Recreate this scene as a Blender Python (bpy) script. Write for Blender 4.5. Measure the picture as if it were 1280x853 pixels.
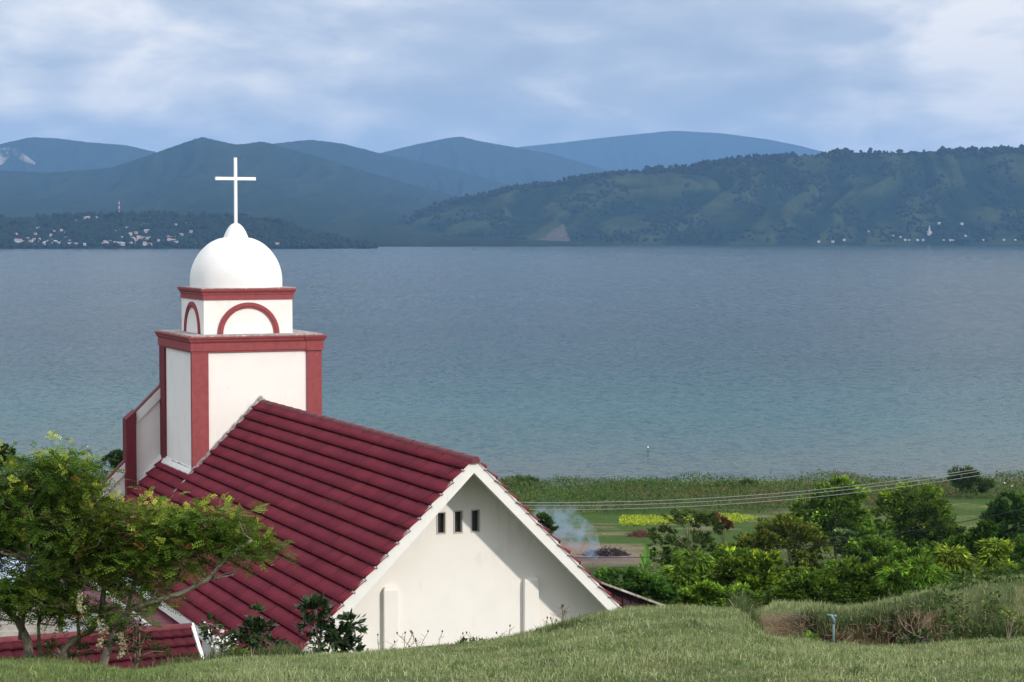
import bpy, math, random
import numpy as np
from mathutils import Vector
R = math.radians
random.seed(7); rng = np.random.default_rng(7)
for o in list(bpy.data.objects): bpy.data.objects.remove(o)
sc = bpy.context.scene
COL = sc.collection

# ------------------------------------------------------------------ camera
F = 2600.0; H = 40.0
PITCH = math.atan((426.5-290.0)/F)
cam_d = bpy.data.cameras.new('camera'); cam = bpy.data.objects.new('camera', cam_d); COL.objects.link(cam)
cam_d.sensor_width = 36.0; cam_d.lens = 36.0*F/1280.0
cam_d.clip_start = 0.2; cam_d.clip_end = 60000.0
cam.location = (0, 0, H); cam.rotation_euler = (R(90)-PITCH, 0, 0)
sc.camera = cam
DENOISE = True
SUN_H = R(26.6)   # elevation (rad)
sh = Vector((0.783, -0.621, 0)).normalized()
SUN = Vector((sh.x*math.cos(SUN_H), sh.y*math.cos(SUN_H), math.sin(SUN_H)))
SUN_AZ = math.atan2(sh.x, sh.y)

# ------------------------------------------------------------------ world
w = bpy.data.worlds.new("World"); sc.world = w; w.use_nodes = True
nt = w.node_tree; N = nt.nodes; L = nt.links; N.clear()
def nd(t, **k):
    n = N.new(t)
    for a, b in k.items(): setattr(n, a, b)
    return n
out = nd('ShaderNodeOutputWorld'); bg = nd('ShaderNodeBackground'); bg2 = nd('ShaderNodeBackground')
sky = nd('ShaderNodeTexSky', sky_type='NISHITA'); sky.sun_disc = False
sky.sun_elevation = SUN_H; sky.sun_rotation = SUN_AZ; sky.altitude = 900; sky.dust_density = 2.5
L.new(sky.outputs[0], bg.inputs[0]); bg.inputs[1].default_value = 0.10
tc = nd('ShaderNodeTexCoord'); mp = nd('ShaderNodeMapping'); mp.inputs['Scale'].default_value = (3.0, 3.0, 8.0)
L.new(tc.outputs['Generated'], mp.inputs[0])
n1 = nd('ShaderNodeTexNoise'); n1.inputs['Scale'].default_value = 4.4; n1.inputs['Detail'].default_value = 9; n1.inputs['Roughness'].default_value = 0.52
n1.inputs['Distortion'].default_value = 0.35
L.new(mp.outputs[0], n1.inputs[0])
def blob(px, py, c0, c1):
    d = Vector(((px-640)/F, 1, (290-py)/F)).normalized()
    v = nd('ShaderNodeVectorMath', operation='DOT_PRODUCT'); nrm = nd('ShaderNodeVectorMath', operation='NORMALIZE')
    L.new(tc.outputs['Generated'], nrm.inputs[0]); L.new(nrm.outputs[0], v.inputs[0]); v.inputs[1].default_value = d
    m = nd('ShaderNodeMapRange', interpolation_type='SMOOTHSTEP'); L.new(v.outputs['Value'], m.inputs[0])
    m.inputs[1].default_value = math.cos(R(c0)); m.inputs[2].default_value = math.cos(R(c1))
    return m.outputs[0]
def mth(op, a, b):
    n = nd('ShaderNodeMath', operation=op)
    for i, q in enumerate((a, b)):
        if isinstance(q, (int, float)): n.inputs[i].default_value = q
        else: L.new(q, n.inputs[i])
    return n.outputs[0]
# cloud brightness: noise + a bright break upper right + a pale bank to the left, a dark bank in the upper middle
n3 = nd('ShaderNodeTexNoise'); n3.inputs['Scale'].default_value = 9; n3.inputs['Detail'].default_value = 8; n3.inputs['Roughness'].default_value = 0.5
L.new(mp.outputs[0], n3.inputs[0])
v = mth('MULTIPLY', mth('SUBTRACT', n1.outputs[0], 0.5), 2.0)
v = mth('ADD', v, mth('MULTIPLY', mth('SUBTRACT', n3.outputs[0], 0.5), 0.95))
v = mth('ADD', v, mth('MULTIPLY', blob(1330, 20, 5.2, 0.0), 0.62))
v = mth('ADD', v, mth('MULTIPLY', blob(-60, 40, 13.0, 0.0), 0.22))
v = mth('SUBTRACT', v, mth('MULTIPLY', blob(760, 60, 6.5, 0.0), 0.22))
v = mth('ADD', v, 0.44)
cr = nd('ShaderNodeValToRGB'); L.new(v, cr.inputs[0])
e = cr.color_ramp.elements
e[0].position = 0.0; e[0].color = (0.48, 0.55, 0.67, 1)
e[1].position = 1.0; e[1].color = (1.12, 1.07, 1.02, 1)
m = e.new(0.35); m.color = (0.58, 0.64, 0.74, 1)
m = e.new(0.65); m.color = (0.80, 0.82, 0.87, 1)
mh = nd('ShaderNodeMapRange'); sxx = nd('ShaderNodeSeparateXYZ'); L.new(tc.outputs['Generated'], sxx.inputs[0]); L.new(sxx.outputs[2], mh.inputs[0]); mh.inputs[1].default_value = .10; mh.inputs[2].default_value = .40; mh.inputs[4].default_value = .75
mixh = nd('ShaderNodeMix', data_type='RGBA'); L.new(mh.outputs[0], mixh.inputs[0]); L.new(cr.outputs[0], mixh.inputs[6]); mixh.inputs[7].default_value = (.84, .85, .86, 1)
L.new(mixh.outputs[2], bg2.inputs[0])
# cloud layer lifted at the horizon, and brightened overhead as added ambient fill
SKYLO, SKYHI = 1.08, 1.75
sx = nd('ShaderNodeSeparateXYZ'); L.new(tc.outputs['Generated'], sx.inputs[0])
mr = nd('ShaderNodeMapRange'); L.new(sx.outputs[2], mr.inputs[0]); mr.inputs[1].default_value = 0.10; mr.inputs[2].default_value = 0.35
mr.inputs[3].default_value = SKYLO; mr.inputs[4].default_value = SKYHI
mr5 = nd('ShaderNodeMapRange', interpolation_type='SMOOTHSTEP'); L.new(sx.outputs[2], mr5.inputs[0]); mr5.inputs[1].default_value = 0.0; mr5.inputs[2].default_value = 0.075; mr5.inputs[3].default_value = 1.32; mr5.inputs[4].default_value = 1.0
L.new(mth('MULTIPLY', mr.outputs[0], mr5.outputs[0]), bg2.inputs[1])
mx = nd('ShaderNodeMixShader'); mx.inputs[0].default_value = 0.9
L.new(bg.outputs[0], mx.inputs[1]); L.new(bg2.outputs[0], mx.inputs[2]); L.new(mx.outputs[0], out.inputs[0])

ld = bpy.data.lights.new('sun', 'SUN'); ld.energy = 3.0; ld.angle = R(2.0); ld.color = (1.0, 0.93, 0.83)
lo = bpy.data.objects.new('sun', ld); COL.objects.link(lo); lo.rotation_euler = SUN.to_track_quat('Z', 'Y').to_euler(); lo.location = (30, -20, 90)

vs = sc.view_settings; vs.view_transform = 'Standard'; vs.look = 'None'; vs.exposure = 0.02; vs.gamma = 1.0; vs.use_curve_mapping = False
cy = sc.cycles; cy.use_denoising = DENOISE; cy.max_bounces = 8; cy.diffuse_bounces = 3; cy.glossy_bounces = 3; cy.transmission_bounces = 4
cy.transparent_max_bounces = 12; cy.volume_bounces = 0; cy.caustics_reflective = False; cy.caustics_refractive = False
try: cy.volume_step_rate = 1.0; cy.volume_max_steps = 128
except Exception: pass

# ------------------------------------------------------------------ helpers
cp, sp_ = math.cos(PITCH), math.sin(PITCH)
def ray(px, py):
    a = (px-640.0)/F; b = -(py-426.5)/F
    return np.array((a, cp+b*sp_, -sp_+b*cp))
def at(px, py, Y):
    d = ray(px, py); return np.array((0, 0, H)) + d*(Y/d[1])
def hsh(ix, iy, s):
    h = (ix*374761393 + iy*668265263 + s*1442695041) & 0xffffffff
    h = ((h ^ (h >> 13))*1274126177) & 0xffffffff
    return ((h ^ (h >> 16)) & 0xffff)/65535.0
def vnoise(x, y, s=0):
    x = np.asarray(x, float); y = np.asarray(y, float)
    ix = np.floor(x).astype(np.int64); iy = np.floor(y).astype(np.int64); fx = x-ix; fy = y-iy
    fx = fx*fx*(3-2*fx); fy = fy*fy*(3-2*fy)
    a = hsh(ix, iy, s); b = hsh(ix+1, iy, s); c = hsh(ix, iy+1, s); d = hsh(ix+1, iy+1, s)
    return (a*(1-fx)+b*fx)*(1-fy)+(c*(1-fx)+d*fx)*fy
def fbm(x, y, o=5, s=0, g=0.5):
    t = 0; a = 1; n = 0
    for i in range(o):
        t = t+a*vnoise(x*2**i+i*17.3, y*2**i+i*9.1, s+i); n += a; a *= g
    return t/n
def sm(a, b, x):
    t = np.clip((np.asarray(x, float)-a)/(b-a), 0, 1); return t*t*(3-2*t)

def tag(o, label=None, cat=None, group=None, kind=None):
    if label: o['label'] = label
    if cat: o['category'] = cat
    if group: o['group'] = group
    if kind: o['kind'] = kind
    return o
def empty(name, loc, label, cat, group=None):
    o = bpy.data.objects.new(name, None); COL.objects.link(o); o.location = Vector(loc); o.empty_display_size = 0.3
    return tag(o, label, cat, group)
def mesh_np(name, V, faces, mat, parent=None, col=None, smooth=False):
    """faces: array (n,k); vertices in world coordinates, moved under the parent's location"""
    V = np.asarray(V, np.float64); faces = np.asarray(faces, np.int64)
    if parent is not None:
        V = V - np.array(parent_loc(parent))
    me = bpy.data.meshes.new(name); n, k = faces.shape
    me.vertices.add(len(V)); me.vertices.foreach_set('co', V.astype(np.float32).ravel())
    me.loops.add(n*k); me.loops.foreach_set('vertex_index', faces.astype(np.int32).ravel())
    me.polygons.add(n); me.polygons.foreach_set('loop_start', (np.arange(n)*k).astype(np.int32))
    try: me.polygons.foreach_set('loop_total', np.full(n, k, np.int32))
    except Exception: pass
    if smooth: me.polygons.foreach_set('use_smooth', np.ones(n, bool))
    if col is not None:
        a = me.color_attributes.new('Col', 'FLOAT_COLOR', 'POINT'); c = np.ones((len(V), 4), np.float32); c[:, :3] = col
        a.data.foreach_set('color', c.ravel())
    me.materials.append(mat); me.update(calc_edges=True); me.validate()
    o = bpy.data.objects.new(name, me); COL.objects.link(o)
    if parent is not None: o.parent = parent
    return o
def parent_loc(p):
    l = Vector(p.location)
    while p.parent: p = p.parent; l = l+Vector(p.location)
    return l

class MB:
    """collects polygons in world space, builds ONE mesh object"""
    def __init__(s): s.v = []; s.f = []
    def poly(s, *pts):
        i = len(s.v); s.v += [tuple(map(float, p)) for p in pts]; s.f.append(tuple(range(i, i+len(pts))))
    def solid(s, bottom, top):
        n = len(bottom); i = len(s.v); s.v += [tuple(map(float, p)) for p in bottom]+[tuple(map(float, p)) for p in top]
        s.f.append(tuple(i+k for k in reversed(range(n)))); s.f.append(tuple(i+n+k for k in range(n)))
        for k in range(n):
            a = k; b = (k+1) % n; s.f.append((i+a, i+b, i+n+b, i+n+a))
    def tube(s, pts, rad, n=8):
        pts = [np.array(p, float) for p in pts]
        if not hasattr(rad, '__len__'): rad = [rad]*len(pts)
        i = len(s.v)
        for k, p in enumerate(pts):
            d = pts[min(k+1, len(pts)-1)]-pts[max(k-1, 0)]; d = d/(np.linalg.norm(d)+1e-9)
            r = np.array((1., 0, 0)) if abs(d[0]) < .8 else np.array((0, 1., 0))
            a = np.cross(d, r); a /= np.linalg.norm(a); b = np.cross(d, a)
            for j in range(n):
                t = 2*math.pi*j/n; s.v.append(tuple(p+rad[k]*(math.cos(t)*a+math.sin(t)*b)))
        for k in range(len(pts)-1):
            for j in range(n):
                a = i+k*n+j; b = i+k*n+(j+1) % n; s.f.append((a, b, b+n, a+n))
        s.f.append(tuple(i+j for j in range(n))); s.f.append(tuple(i+(len(pts)-1)*n+j for j in reversed(range(n))))
    def build(s, name, mat, parent=None, smooth=False, bevel=0, base=None):
        me = bpy.data.meshes.new(name); off = Vector((0, 0, 0))
        if parent is not None: off = parent_loc(parent)
        elif base is not None: off = Vector(base)
        me.from_pydata([tuple(Vector(p)-off) for p in s.v], [], s.f); me.materials.append(mat)
        if smooth:
            for p in me.polygons: p.use_smooth = True
        import bmesh
        bm = bmesh.new(); bm.from_mesh(me); bmesh.ops.recalc_face_normals(bm, faces=bm.faces); bm.to_mesh(me); bm.free()
        me.update(); o = bpy.data.objects.new(name, me); COL.objects.link(o)
        if parent is not None: o.parent = parent
        elif base is not None: o.location = off
        if bevel:
            b = o.modifiers.new('b', 'BEVEL'); b.width = bevel; b.segments = 2; b.limit_method = 'ANGLE'; b.angle_limit = R(40)
        return o

# ------------------------------------------------------------------ materials
def mat(name, col, rough=0.7, spec=0.3, var=0.12, scale=3.0, bump=0.0, bscale=30.0, stain=None, attr=False, transl=0.0, hue=None, stretch=(1, 1, 1), sheen=0):
    m = bpy.data.materials.new(name); m.use_nodes = True; t = m.node_tree; n = t.nodes; l = t.links
    b = n['Principled BSDF']; b.inputs['Roughness'].default_value = rough; b.inputs['Specular IOR Level'].default_value = spec
    g = n.new('ShaderNodeNewGeometry'); mp_ = n.new('ShaderNodeMapping'); mp_.inputs['Scale'].default_value = stretch; l.new(g.outputs['Position'], mp_.inputs[0])
    nz = n.new('ShaderNodeTexNoise'); nz.inputs['Scale'].default_value = scale; nz.inputs['Detail'].default_value = 6; nz.inputs['Roughness'].default_value = .6
    l.new(mp_.outputs[0], nz.inputs[0])
    mrg = n.new('ShaderNodeMapRange'); l.new(nz.outputs[0], mrg.inputs[0]); mrg.inputs[1].default_value = .25; mrg.inputs[2].default_value = .75
    mrg.inputs[3].default_value = 1-var; mrg.inputs[4].default_value = 1+var
    mul = n.new('ShaderNodeMix'); mul.data_type = 'RGBA'; mul.blend_type = 'MULTIPLY'; mul.inputs[0].default_value = 1
    if attr:
        a = n.new('ShaderNodeAttribute'); a.attribute_name = 'Col'; l.new(a.outputs['Color'], mul.inputs[6])
    else: mul.inputs[6].default_value = (*col, 1)
    l.new(mrg.outputs[0], mul.inputs[7]); res = mul.outputs[2]
    if stain:
        scol, sscale, lo_, hi_ = stain
        nz2 = n.new('ShaderNodeTexNoise'); nz2.inputs['Scale'].default_value = sscale; nz2.inputs['Detail'].default_value = 8; nz2.inputs['Roughness'].default_value = .65
        mp2 = n.new('ShaderNodeMapping'); mp2.inputs['Scale'].default_value = (1, 1, .35); l.new(g.outputs['Position'], mp2.inputs[0]); l.new(mp2.outputs[0], nz2.inputs[0])
        r2 = n.new('ShaderNodeMapRange'); l.new(nz2.outputs[0], r2.inputs[0]); r2.inputs[1].default_value = lo_; r2.inputs[2].default_value = hi_
        mm = n.new('ShaderNodeMix'); mm.data_type = 'RGBA'; l.new(r2.outputs[0], mm.inputs[0]); l.new(res, mm.inputs[6]); mm.inputs[7].default_value = (*scol, 1); res = mm.outputs[2]
    l.new(res, b.inputs['Base Color'])
    if bump:
        nb = n.new('ShaderNodeTexNoise'); nb.inputs['Scale'].default_value = bscale; nb.inputs['Detail'].default_value = 5; l.new(mp_.outputs[0], nb.inputs[0])
        bp = n.new('ShaderNodeBump'); bp.inputs['Strength'].default_value = .6; bp.inputs['Distance'].default_value = bump; l.new(nb.outputs[0], bp.inputs['Height']); l.new(bp.outputs[0], b.inputs['Normal'])
    if transl:
        tr = n.new('ShaderNodeBsdfTranslucent'); l.new(res, tr.inputs[0]); ms = n.new('ShaderNodeMixShader'); ms.inputs[0].default_value = transl
        l.new(b.outputs[0], ms.inputs[1]); l.new(tr.outputs[0], ms.inputs[2]); l.new(ms.outputs[0], n['Material Output'].inputs[0])
    return m

M = {}
M['white'] = mat('white_plaster', (.78, .75, .715), .85, .15, .035, 1.2, .004, 22, stain=((.50, .46, .41), 1.7, .57, 1.0))
M['whitetrim'] = mat('white_trim', (.72, .71, .68), .7, .25, .05, 3, .002, 30, stain=((.38, .35, .31), 3, .62, .9))
M['dome'] = mat('dome_plaster', (.78, .77, .75), .7, .25, .03, 2.0, .004, 14, stain=((.45, .43, .40), 3.0, .66, .95))
M['cross'] = mat('white_metal', (.85, .85, .85), .45, .4, .02)
M['red'] = mat('oxblood_trim', (.262, .062, .066), .75, .2, .18, 5, .002, 30, stain=((.55, .36, .36), 4.5, .66, .86))
M['redd'] = mat('oxblood_edge', (.14, .022, .03), .7, .2, .15, 5)
M['tile'] = mat('maroon_roof_tile', (.145, .0155, .030), .50, .30, .30, 1.1, .003, 60, stain=((.24, .10, .10), 1.6, .66, 1.0), stretch=(1, 1, 1))
M['tileold'] = mat('weathered_tile', (.14, .035, .042), .7, .2, .3, 4, .003, 40)
M['flash'] = mat('cement_flashing', (.30, .26, .25), .9, .1, .45, 9, .01, 30, stain=((.62, .58, .55), 7, .52, .66))
M['dark'] = mat('dark_opening', (.02, .018, .02), .35, .4, .3, 8)
M['glass'] = mat('window_glass', (.03, .03, .035), .12, .6, .4, 12)
M['frame'] = mat('grey_frame', (.45, .42, .40), .7, .2, .1)
M['wood'] = mat('dark_boards', (.045, .025, .03), .8, .2, .35, 6, .005, 20, stretch=(1, 1, .1))
M['soil'] = mat('soil', (.16, .09, .055), .95, .05, .4, 8, .02, 14)
M['ground'] = mat('ground', (0, 0, 0), .95, .05, .22, 1.4, .03, 9, attr=True)
M['leaf'] = mat('leaf', (0, 0, 0), .6, .10, .12, 20, attr=True, transl=.30)
M['leafg'] = mat('glossy_leaf', (0, 0, 0), .32, .5, .12, 20, attr=True, transl=.15)
M['grass'] = mat('grass_blade', (0, 0, 0), .6, .2, .1, 8, attr=True, transl=.25)
M['bark'] = mat('bark', (.20, .17, .13), .9, .1, .4, 12, .01, 40, stain=((.34, .32, .27), 9, .5, .7), stretch=(1, 1, .3))
M['barkd'] = mat('dark_bark', (.09, .065, .045), .9, .1, .4, 12, .01, 30)
M['twig'] = mat('dry_twig', (.24, .19, .13), .9, .1, .3, 12)
M['flower'] = mat('petal', (.80, .80, .76), .6, .2, .04)
M['hill'] = mat('hill', (0, 0, 0), 1.0, 0.0, .35, .02, 0, 1, attr=True)
M['farleaf'] = mat('far_foliage', (.012, .022, .013), .9, .05, .4, .05)  # darkened like the hills, cloud shade put into the colour
M['blueroof'] = mat('pale_blue_sheet_roof', (.42, .52, .66), .5, .4, .1, 2)
M['stone'] = mat('grey_stone', (.34, .32, .29), .9, .1, .3, 4, .01, 18)
M['pipe'] = mat('blue_grey_pipe', (.13, .21, .22), .5, .4, .15, 12)
M['wire'] = mat('bare_cable', (.42, .42, .40), .6, .3, .05)
M['black'] = mat('black_cable', (.02, .02, .02), .6, .3, .05)
M['feather'] = mat('white_feather', (.85, .85, .83), .8, .1, .03)
M['pole'] = mat('concrete_pole', (.30, .29, .27), .9, .1, .2, 5)
M['boat'] = mat('boat_hull', (.05, .06, .08), .6, .3, .2)
M['hw'] = mat('house_wall', (.42, .41, .41), .9, .1, .1, .3)
M['hw2'] = mat('house_wall_tan', (.34, .31, .29), .9, .1, .1, .3)
M['hr'] = mat('rusty_roof', (.30, .17, .14), .8, .2, .2, .5)
M['hr2'] = mat('zinc_roof', (.38, .40, .43), .5, .3, .15, .5)
M['mud'] = mat('muddy_water', (.13, .085, .045), .25, .4, .3, 2, .003, 8)

# ------------------------------------------------------------------ terrain
CX = np.array([-300, 0, 73, 136, 165, 220, 279, 320, 380, 420, 500, 560, 620, 660, 720, 760, 800, 850, 900, 940, 1000, 1050, 1100, 1160, 1210, 1290, 1600.])
CYY = np.array([832, 832, 833, 843, 846, 835, 829, 827, 826, 824, 819, 812, 803, 795, 778, 771, 765, 761, 762, 800, 804, 809, 812, 811, 807, 801, 796.])
CXA = np.append(CX[:19], [960, 1600.]); CYA = np.append(CYY[:19], [757, 757.])
BX = np.array([900, 940, 1000, 1060, 1077, 1129, 1180, 1230, 1280, 1600.])
BY = np.array([757, 757, 761, 766, 763, 752, 739, 732, 725, 700.])
def gpx(x, y):
    az = np.clip(np.arctan2(x, y), -.36, .36); return 640+F*np.tan(az)
def pw(r, knots):
    """piecewise linear with per-point knots"""
    z = np.zeros_like(r)+knots[0][1]
    for (r0, z0), (r1, z1) in zip(knots[:-1], knots[1:]):
        t = np.clip((r-r0)/(r1-r0), 0, 1); z = np.where(r >= r0, z0+(z1-z0)*t, z)
    return z
def ground_z(x, y):
    x = np.asarray(x, float); y = np.asarray(y, float)
    r = np.hypot(x, y); c = r/np.maximum(np.hypot(x, np.maximum(y, 1e-3)), 1e-3)
    px = gpx(x, y); ca = np.cos(np.clip(np.arctan2(x, y), -.36, .36)); d = r*ca      # forward depth
    cyv = np.interp(px, CXA, CYA); th = (cyv-290)/F; thb = (np.interp(px, CX, CYY)-290)/F
    one = np.ones_like(d)
    far = [(30, 8.2), (45, 13.), (58, 15.6), (80, 17.8), (110, 21.5), (150, 28.), (200, 33.8), (234, 36.8), (300, 38.9), (335, 40.15), (400, 43.), (700, 48.)]
    A = pw(d, [(0*one, 1.7*one), (12*one, 2.61*one), (22*one, th*22), (23.2*one, th*22+.42), (26*one, th*22+1.9)]+[(a*one, b*one) for a, b in far])
    lip = thb*20; bk = (np.interp(px, BX, BY)-290)/F; bot = lip+.62
    rim = .18*np.sin(px*.021)+.12*np.sin(px*.057+1)+.16*(fbm(px*.11, px*0, 3, 401)-.5)
    fw = sm(1150, 1215, px)   # scarp softens into a bank to the right
    sc0 = 22.1+rim-.25*fw; sc1 = 22.32+rim+.5*fw
    bt = bk*22.9+.10
    th2 = (np.interp(px, BX, BY)-290)/F
    B = pw(d, [(0*one, 1.7*one), (12*one, 2.61*one), (20*one, lip), (20.35*one, lip+.3), (20.8*one, bot), (sc0, bot-.02), (sc1, np.minimum(bt, bot-.15)), (23.0*one, bk*23.0+.05), (25*one, th2*25), (26.5*one, th2*25+.7)]+[(a*one, b*one) for a, b in far])
    k = sm(918, 975, px)
    drop = A*(1-k)+B*k
    nz = (fbm(x*.9, y*.9, 4, 3)-.5)*.10*sm(3, 10, d)*(1-sm(26, 40, d)) + (fbm(x*4, y*4, 3, 5)-.5)*.05*(1-sm(26, 40, d)) + (fbm(x*.12, y*.12, 3, 8)-.5)*1.0*sm(40, 80, d)*(1-sm(180, 230, d)) + (fbm(x*.05, y*.05, 3, 9)-.5)*.25*sm(200, 230, d)*(1-sm(310, 330, d))
    nz = nz + (fbm(x*.012, y*.02, 3, 19)-.5)*.9*sm(290, 325, d)*(1-sm(345, 380, d))
    return H-drop+nz
def gz1(x, y): return float(ground_z(np.array([x]), np.array([y]))[0])
def scar_mask(x, y):
    px = gpx(x, y); d = np.hypot(x, y)*np.cos(np.arctan2(x, y))
    rim = .18*np.sin(px*.021)+.12*np.sin(px*.057+1)
    return sm(940, 965, px)*sm(20.1, 20.4, d)*(1-sm(22.40, 22.6, d-rim))*(1-sm(1170, 1225, px)*.85)

az = np.concatenate([np.linspace(-180, -40, 29)[:-1], np.linspace(-40, -17, 60)[:-1], np.linspace(-17, 17, 461), np.linspace(17, 40, 60)[1:], np.linspace(40, 180, 29)[1:-1]])
rr = np.concatenate([[.05], np.linspace(1, 12, 24)[:-1], np.linspace(12, 19.8, 79)[:-1], np.linspace(19.8, 23.8, 110)[:-1], np.linspace(23.8, 30, 50)[:-1], np.linspace(30, 120, 110)[:-1], np.linspace(120, 350, 190)[:-1], np.geomspace(350, 24000, 30)])
AZ, RR = np.meshgrid(R(1)*az, rr); RR = np.where(RR > 350, 350+(RR-350)*(.008+.992*(1-sm(R(36), R(46), np.abs(AZ)))), RR); X = RR*np.sin(AZ); Y = RR*np.cos(AZ)
Z = ground_z(X, Y); Z = np.where((RR > 700) & (np.abs(AZ) < R(45)), -8, Z)
def mixc(a, b, k): return a*(1-k)[..., None]+np.array(b)*k[..., None]
PXg = gpx(X, Y); Dg = RR*np.cos(AZ)
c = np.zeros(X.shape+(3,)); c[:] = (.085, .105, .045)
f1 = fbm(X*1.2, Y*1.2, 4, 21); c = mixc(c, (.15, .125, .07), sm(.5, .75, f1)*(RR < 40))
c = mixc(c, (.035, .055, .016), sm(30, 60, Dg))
g2 = sm(215, 232, Dg)
fldn = fbm(X*.05, Y*.12, 4, 30)
c = mixc(c, (.050, .088, .018), g2); c = mixc(c, (.085, .115, .03), g2*sm(.5, .68, fldn)*.9)
c = mixc(c, (.22, .17, .12), g2*sm(.60, .70, fbm(X*.16, Y*.5, 4, 31))*.55)
# bare earth round the bonfire
fx, fy = at(744, 702, 231)[:2]
dd = np.hypot((X-fx+4.5)/16, (Y-fy-4)/17)+.9*(fbm(X*.15, Y*.15, 4, 40)-.5)
c = mixc(c, (.20, .145, .11), 1-sm(.45, 1.05, dd))
dd2 = np.hypot((X-fx)/5.0, (Y-fy)/5.5)+.8*(fbm(X*.4, Y*.4, 4, 41)-.5); c = mixc(c, (.12, .095, .10), (1-sm(.5, 1.2, dd2))*.75)
s = scar_mask(X, Y); c = mixc(c, (.036, .023, .014), s)  # bank soil coloured dark to stand in for shade under the overhang
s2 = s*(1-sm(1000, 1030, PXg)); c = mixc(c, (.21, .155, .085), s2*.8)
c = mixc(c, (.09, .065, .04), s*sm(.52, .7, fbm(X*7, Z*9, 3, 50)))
c = mixc(c, (.16, .15, .12), sm(326, 336, Dg))
Cg = c*(.85+.3*fbm(X*.7, Y*.7, 4, 60))[..., None]
def grid_faces(nr, nc, wrap=False):
    i = np.arange(nr-1)[:, None]*nc; j = np.arange(nc-(0 if wrap else 1))[None, :]; j2 = (j+1) % nc
    return np.stack([i+j, i+j2, i+nc+j2, i+nc+j], -1).reshape(-1, 4)
V = np.stack([X, Y, Z], -1).reshape(-1, 3)
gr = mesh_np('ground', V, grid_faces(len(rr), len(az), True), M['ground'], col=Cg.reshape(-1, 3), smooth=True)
tag(gr, 'grassy hillside falling to the lakeside fields', 'ground', kind='structure')

WAVE = .42
# lake -----------------------------------------------------------------
m = bpy.data.materials.new('lake_water'); m.use_nodes = True; t = m.node_tree; n = t.nodes; l = t.links; b = n['Principled BSDF']
g = n.new('ShaderNodeNewGeometry')
def nz(scale, st, det=3, rough=.55):
    mp_ = n.new('ShaderNodeMapping'); mp_.inputs['Scale'].default_value = st; l.new(g.outputs['Position'], mp_.inputs[0])
    q = n.new('ShaderNodeTexNoise'); q.inputs['Scale'].default_value = scale; q.inputs['Detail'].default_value = det; q.inputs['Roughness'].default_value = rough
    l.new(mp_.outputs[0], q.inputs[0]); return q.outputs[0]
def mad(x, k, y):
    q = n.new('ShaderNodeMath'); q.operation = 'MULTIPLY_ADD'; l.new(x, q.inputs[0]); q.inputs[1].default_value = k
    if y is None: q.inputs[2].default_value = 0
    else: l.new(y, q.inputs[2])
    return q
def nzc(scale, st, det=2):
    mp_ = n.new('ShaderNodeMapping'); mp_.inputs['Scale'].default_value = st; l.new(g.outputs['Position'], mp_.inputs[0])
    q = n.new('ShaderNodeTexNoise'); q.inputs['Scale'].default_value = scale; q.inputs['Detail'].default_value = det; q.inputs['Roughness'].default_value = .6
    l.new(mp_.outputs[0], q.inputs[0]); v_ = n.new('ShaderNodeVectorMath'); v_.operation = 'SUBTRACT'; l.new(q.outputs['Color'], v_.inputs[0]); v_.inputs[1].default_value = (.5, .5, .5); return v_.outputs[0]
def vadd(a_, b_):
    v_ = n.new('ShaderNodeVectorMath'); v_.operation = 'ADD'; l.new(a_, v_.inputs[0]); l.new(b_, v_.inputs[1]); return v_.outputs[0]
# facet slopes of the chop: ripples of several sizes, long in the wind direction
lg = n.new('ShaderNodeMath'); lg.operation = 'LOGARITHM'; sp0 = n.new('ShaderNodeSeparateXYZ'); l.new(g.outputs['Position'], sp0.inputs[0]); l.new(sp0.outputs[1], lg.inputs[0]); lg.inputs[1].default_value = 2.0
def band(scale, st, y0, y1, y2, det=2):
    q = n.new('ShaderNodeMapRange'); l.new(lg.outputs[0], q.inputs[0]); L0, L1, L2 = (math.log2(v_) for v_ in (y0, y1, y2))
    q.inputs[1].default_value = L0; q.inputs[2].default_value = L1; q2 = n.new('ShaderNodeMapRange'); l.new(lg.outputs[0], q2.inputs[0]); q2.inputs[1].default_value = L1; q2.inputs[2].default_value = L2; q2.inputs[3].default_value = 1; q2.inputs[4].default_value = 0
    m_ = n.new('ShaderNodeMath'); m_.operation = 'MULTIPLY'; l.new(q.outputs[0], m_.inputs[0]); l.new(q2.outputs[0], m_.inputs[1])
    v_ = n.new('ShaderNodeVectorMath'); v_.operation = 'SCALE'; l.new(nzc(scale, st, det), v_.inputs[0]); l.new(m_.outputs[0], v_.inputs['Scale']); return v_.outputs[0]
# chop, short ripples near the shore, ever longer groups of waves farther out; wind patches modulate it
tot = vadd(vadd(band(.75, (.42, 1, 1), 100, 240, 620), band(1.05, (.55, .30, 1), 240, 620, 1500)), vadd(band(.62, (.6, .11, 1), 620, 1500, 3600), band(.32, (.6, .05, 1), 1500, 3600, 20000)))
tot = vadd(tot, nzc(2.6, (.6, 1, 1), 1))
wl = n.new('ShaderNodeMapRange'); l.new(nz(.0045, (.5, 1, 1), 4, .6), wl.inputs[0]); wl.inputs[1].default_value = .35; wl.inputs[2].default_value = .65; wl.inputs[3].default_value = .6; wl.inputs[4].default_value = 1.4
ws = n.new('ShaderNodeVectorMath'); ws.operation = 'SCALE'; l.new(tot, ws.inputs[0]); l.new(wl.outputs[0], ws.inputs['Scale']); tot = ws.outputs[0]
sc_ = n.new('ShaderNodeVectorMath'); sc_.operation = 'MULTIPLY'; l.new(tot, sc_.inputs[0]); sc_.inputs[1].default_value = (.22, WAVE, 0)
pl_ = n.new('ShaderNodeVectorMath'); pl_.operation = 'ADD'; l.new(sc_.outputs[0], pl_.inputs[0]); pl_.inputs[1].default_value = (0, 0, 1)
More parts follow.
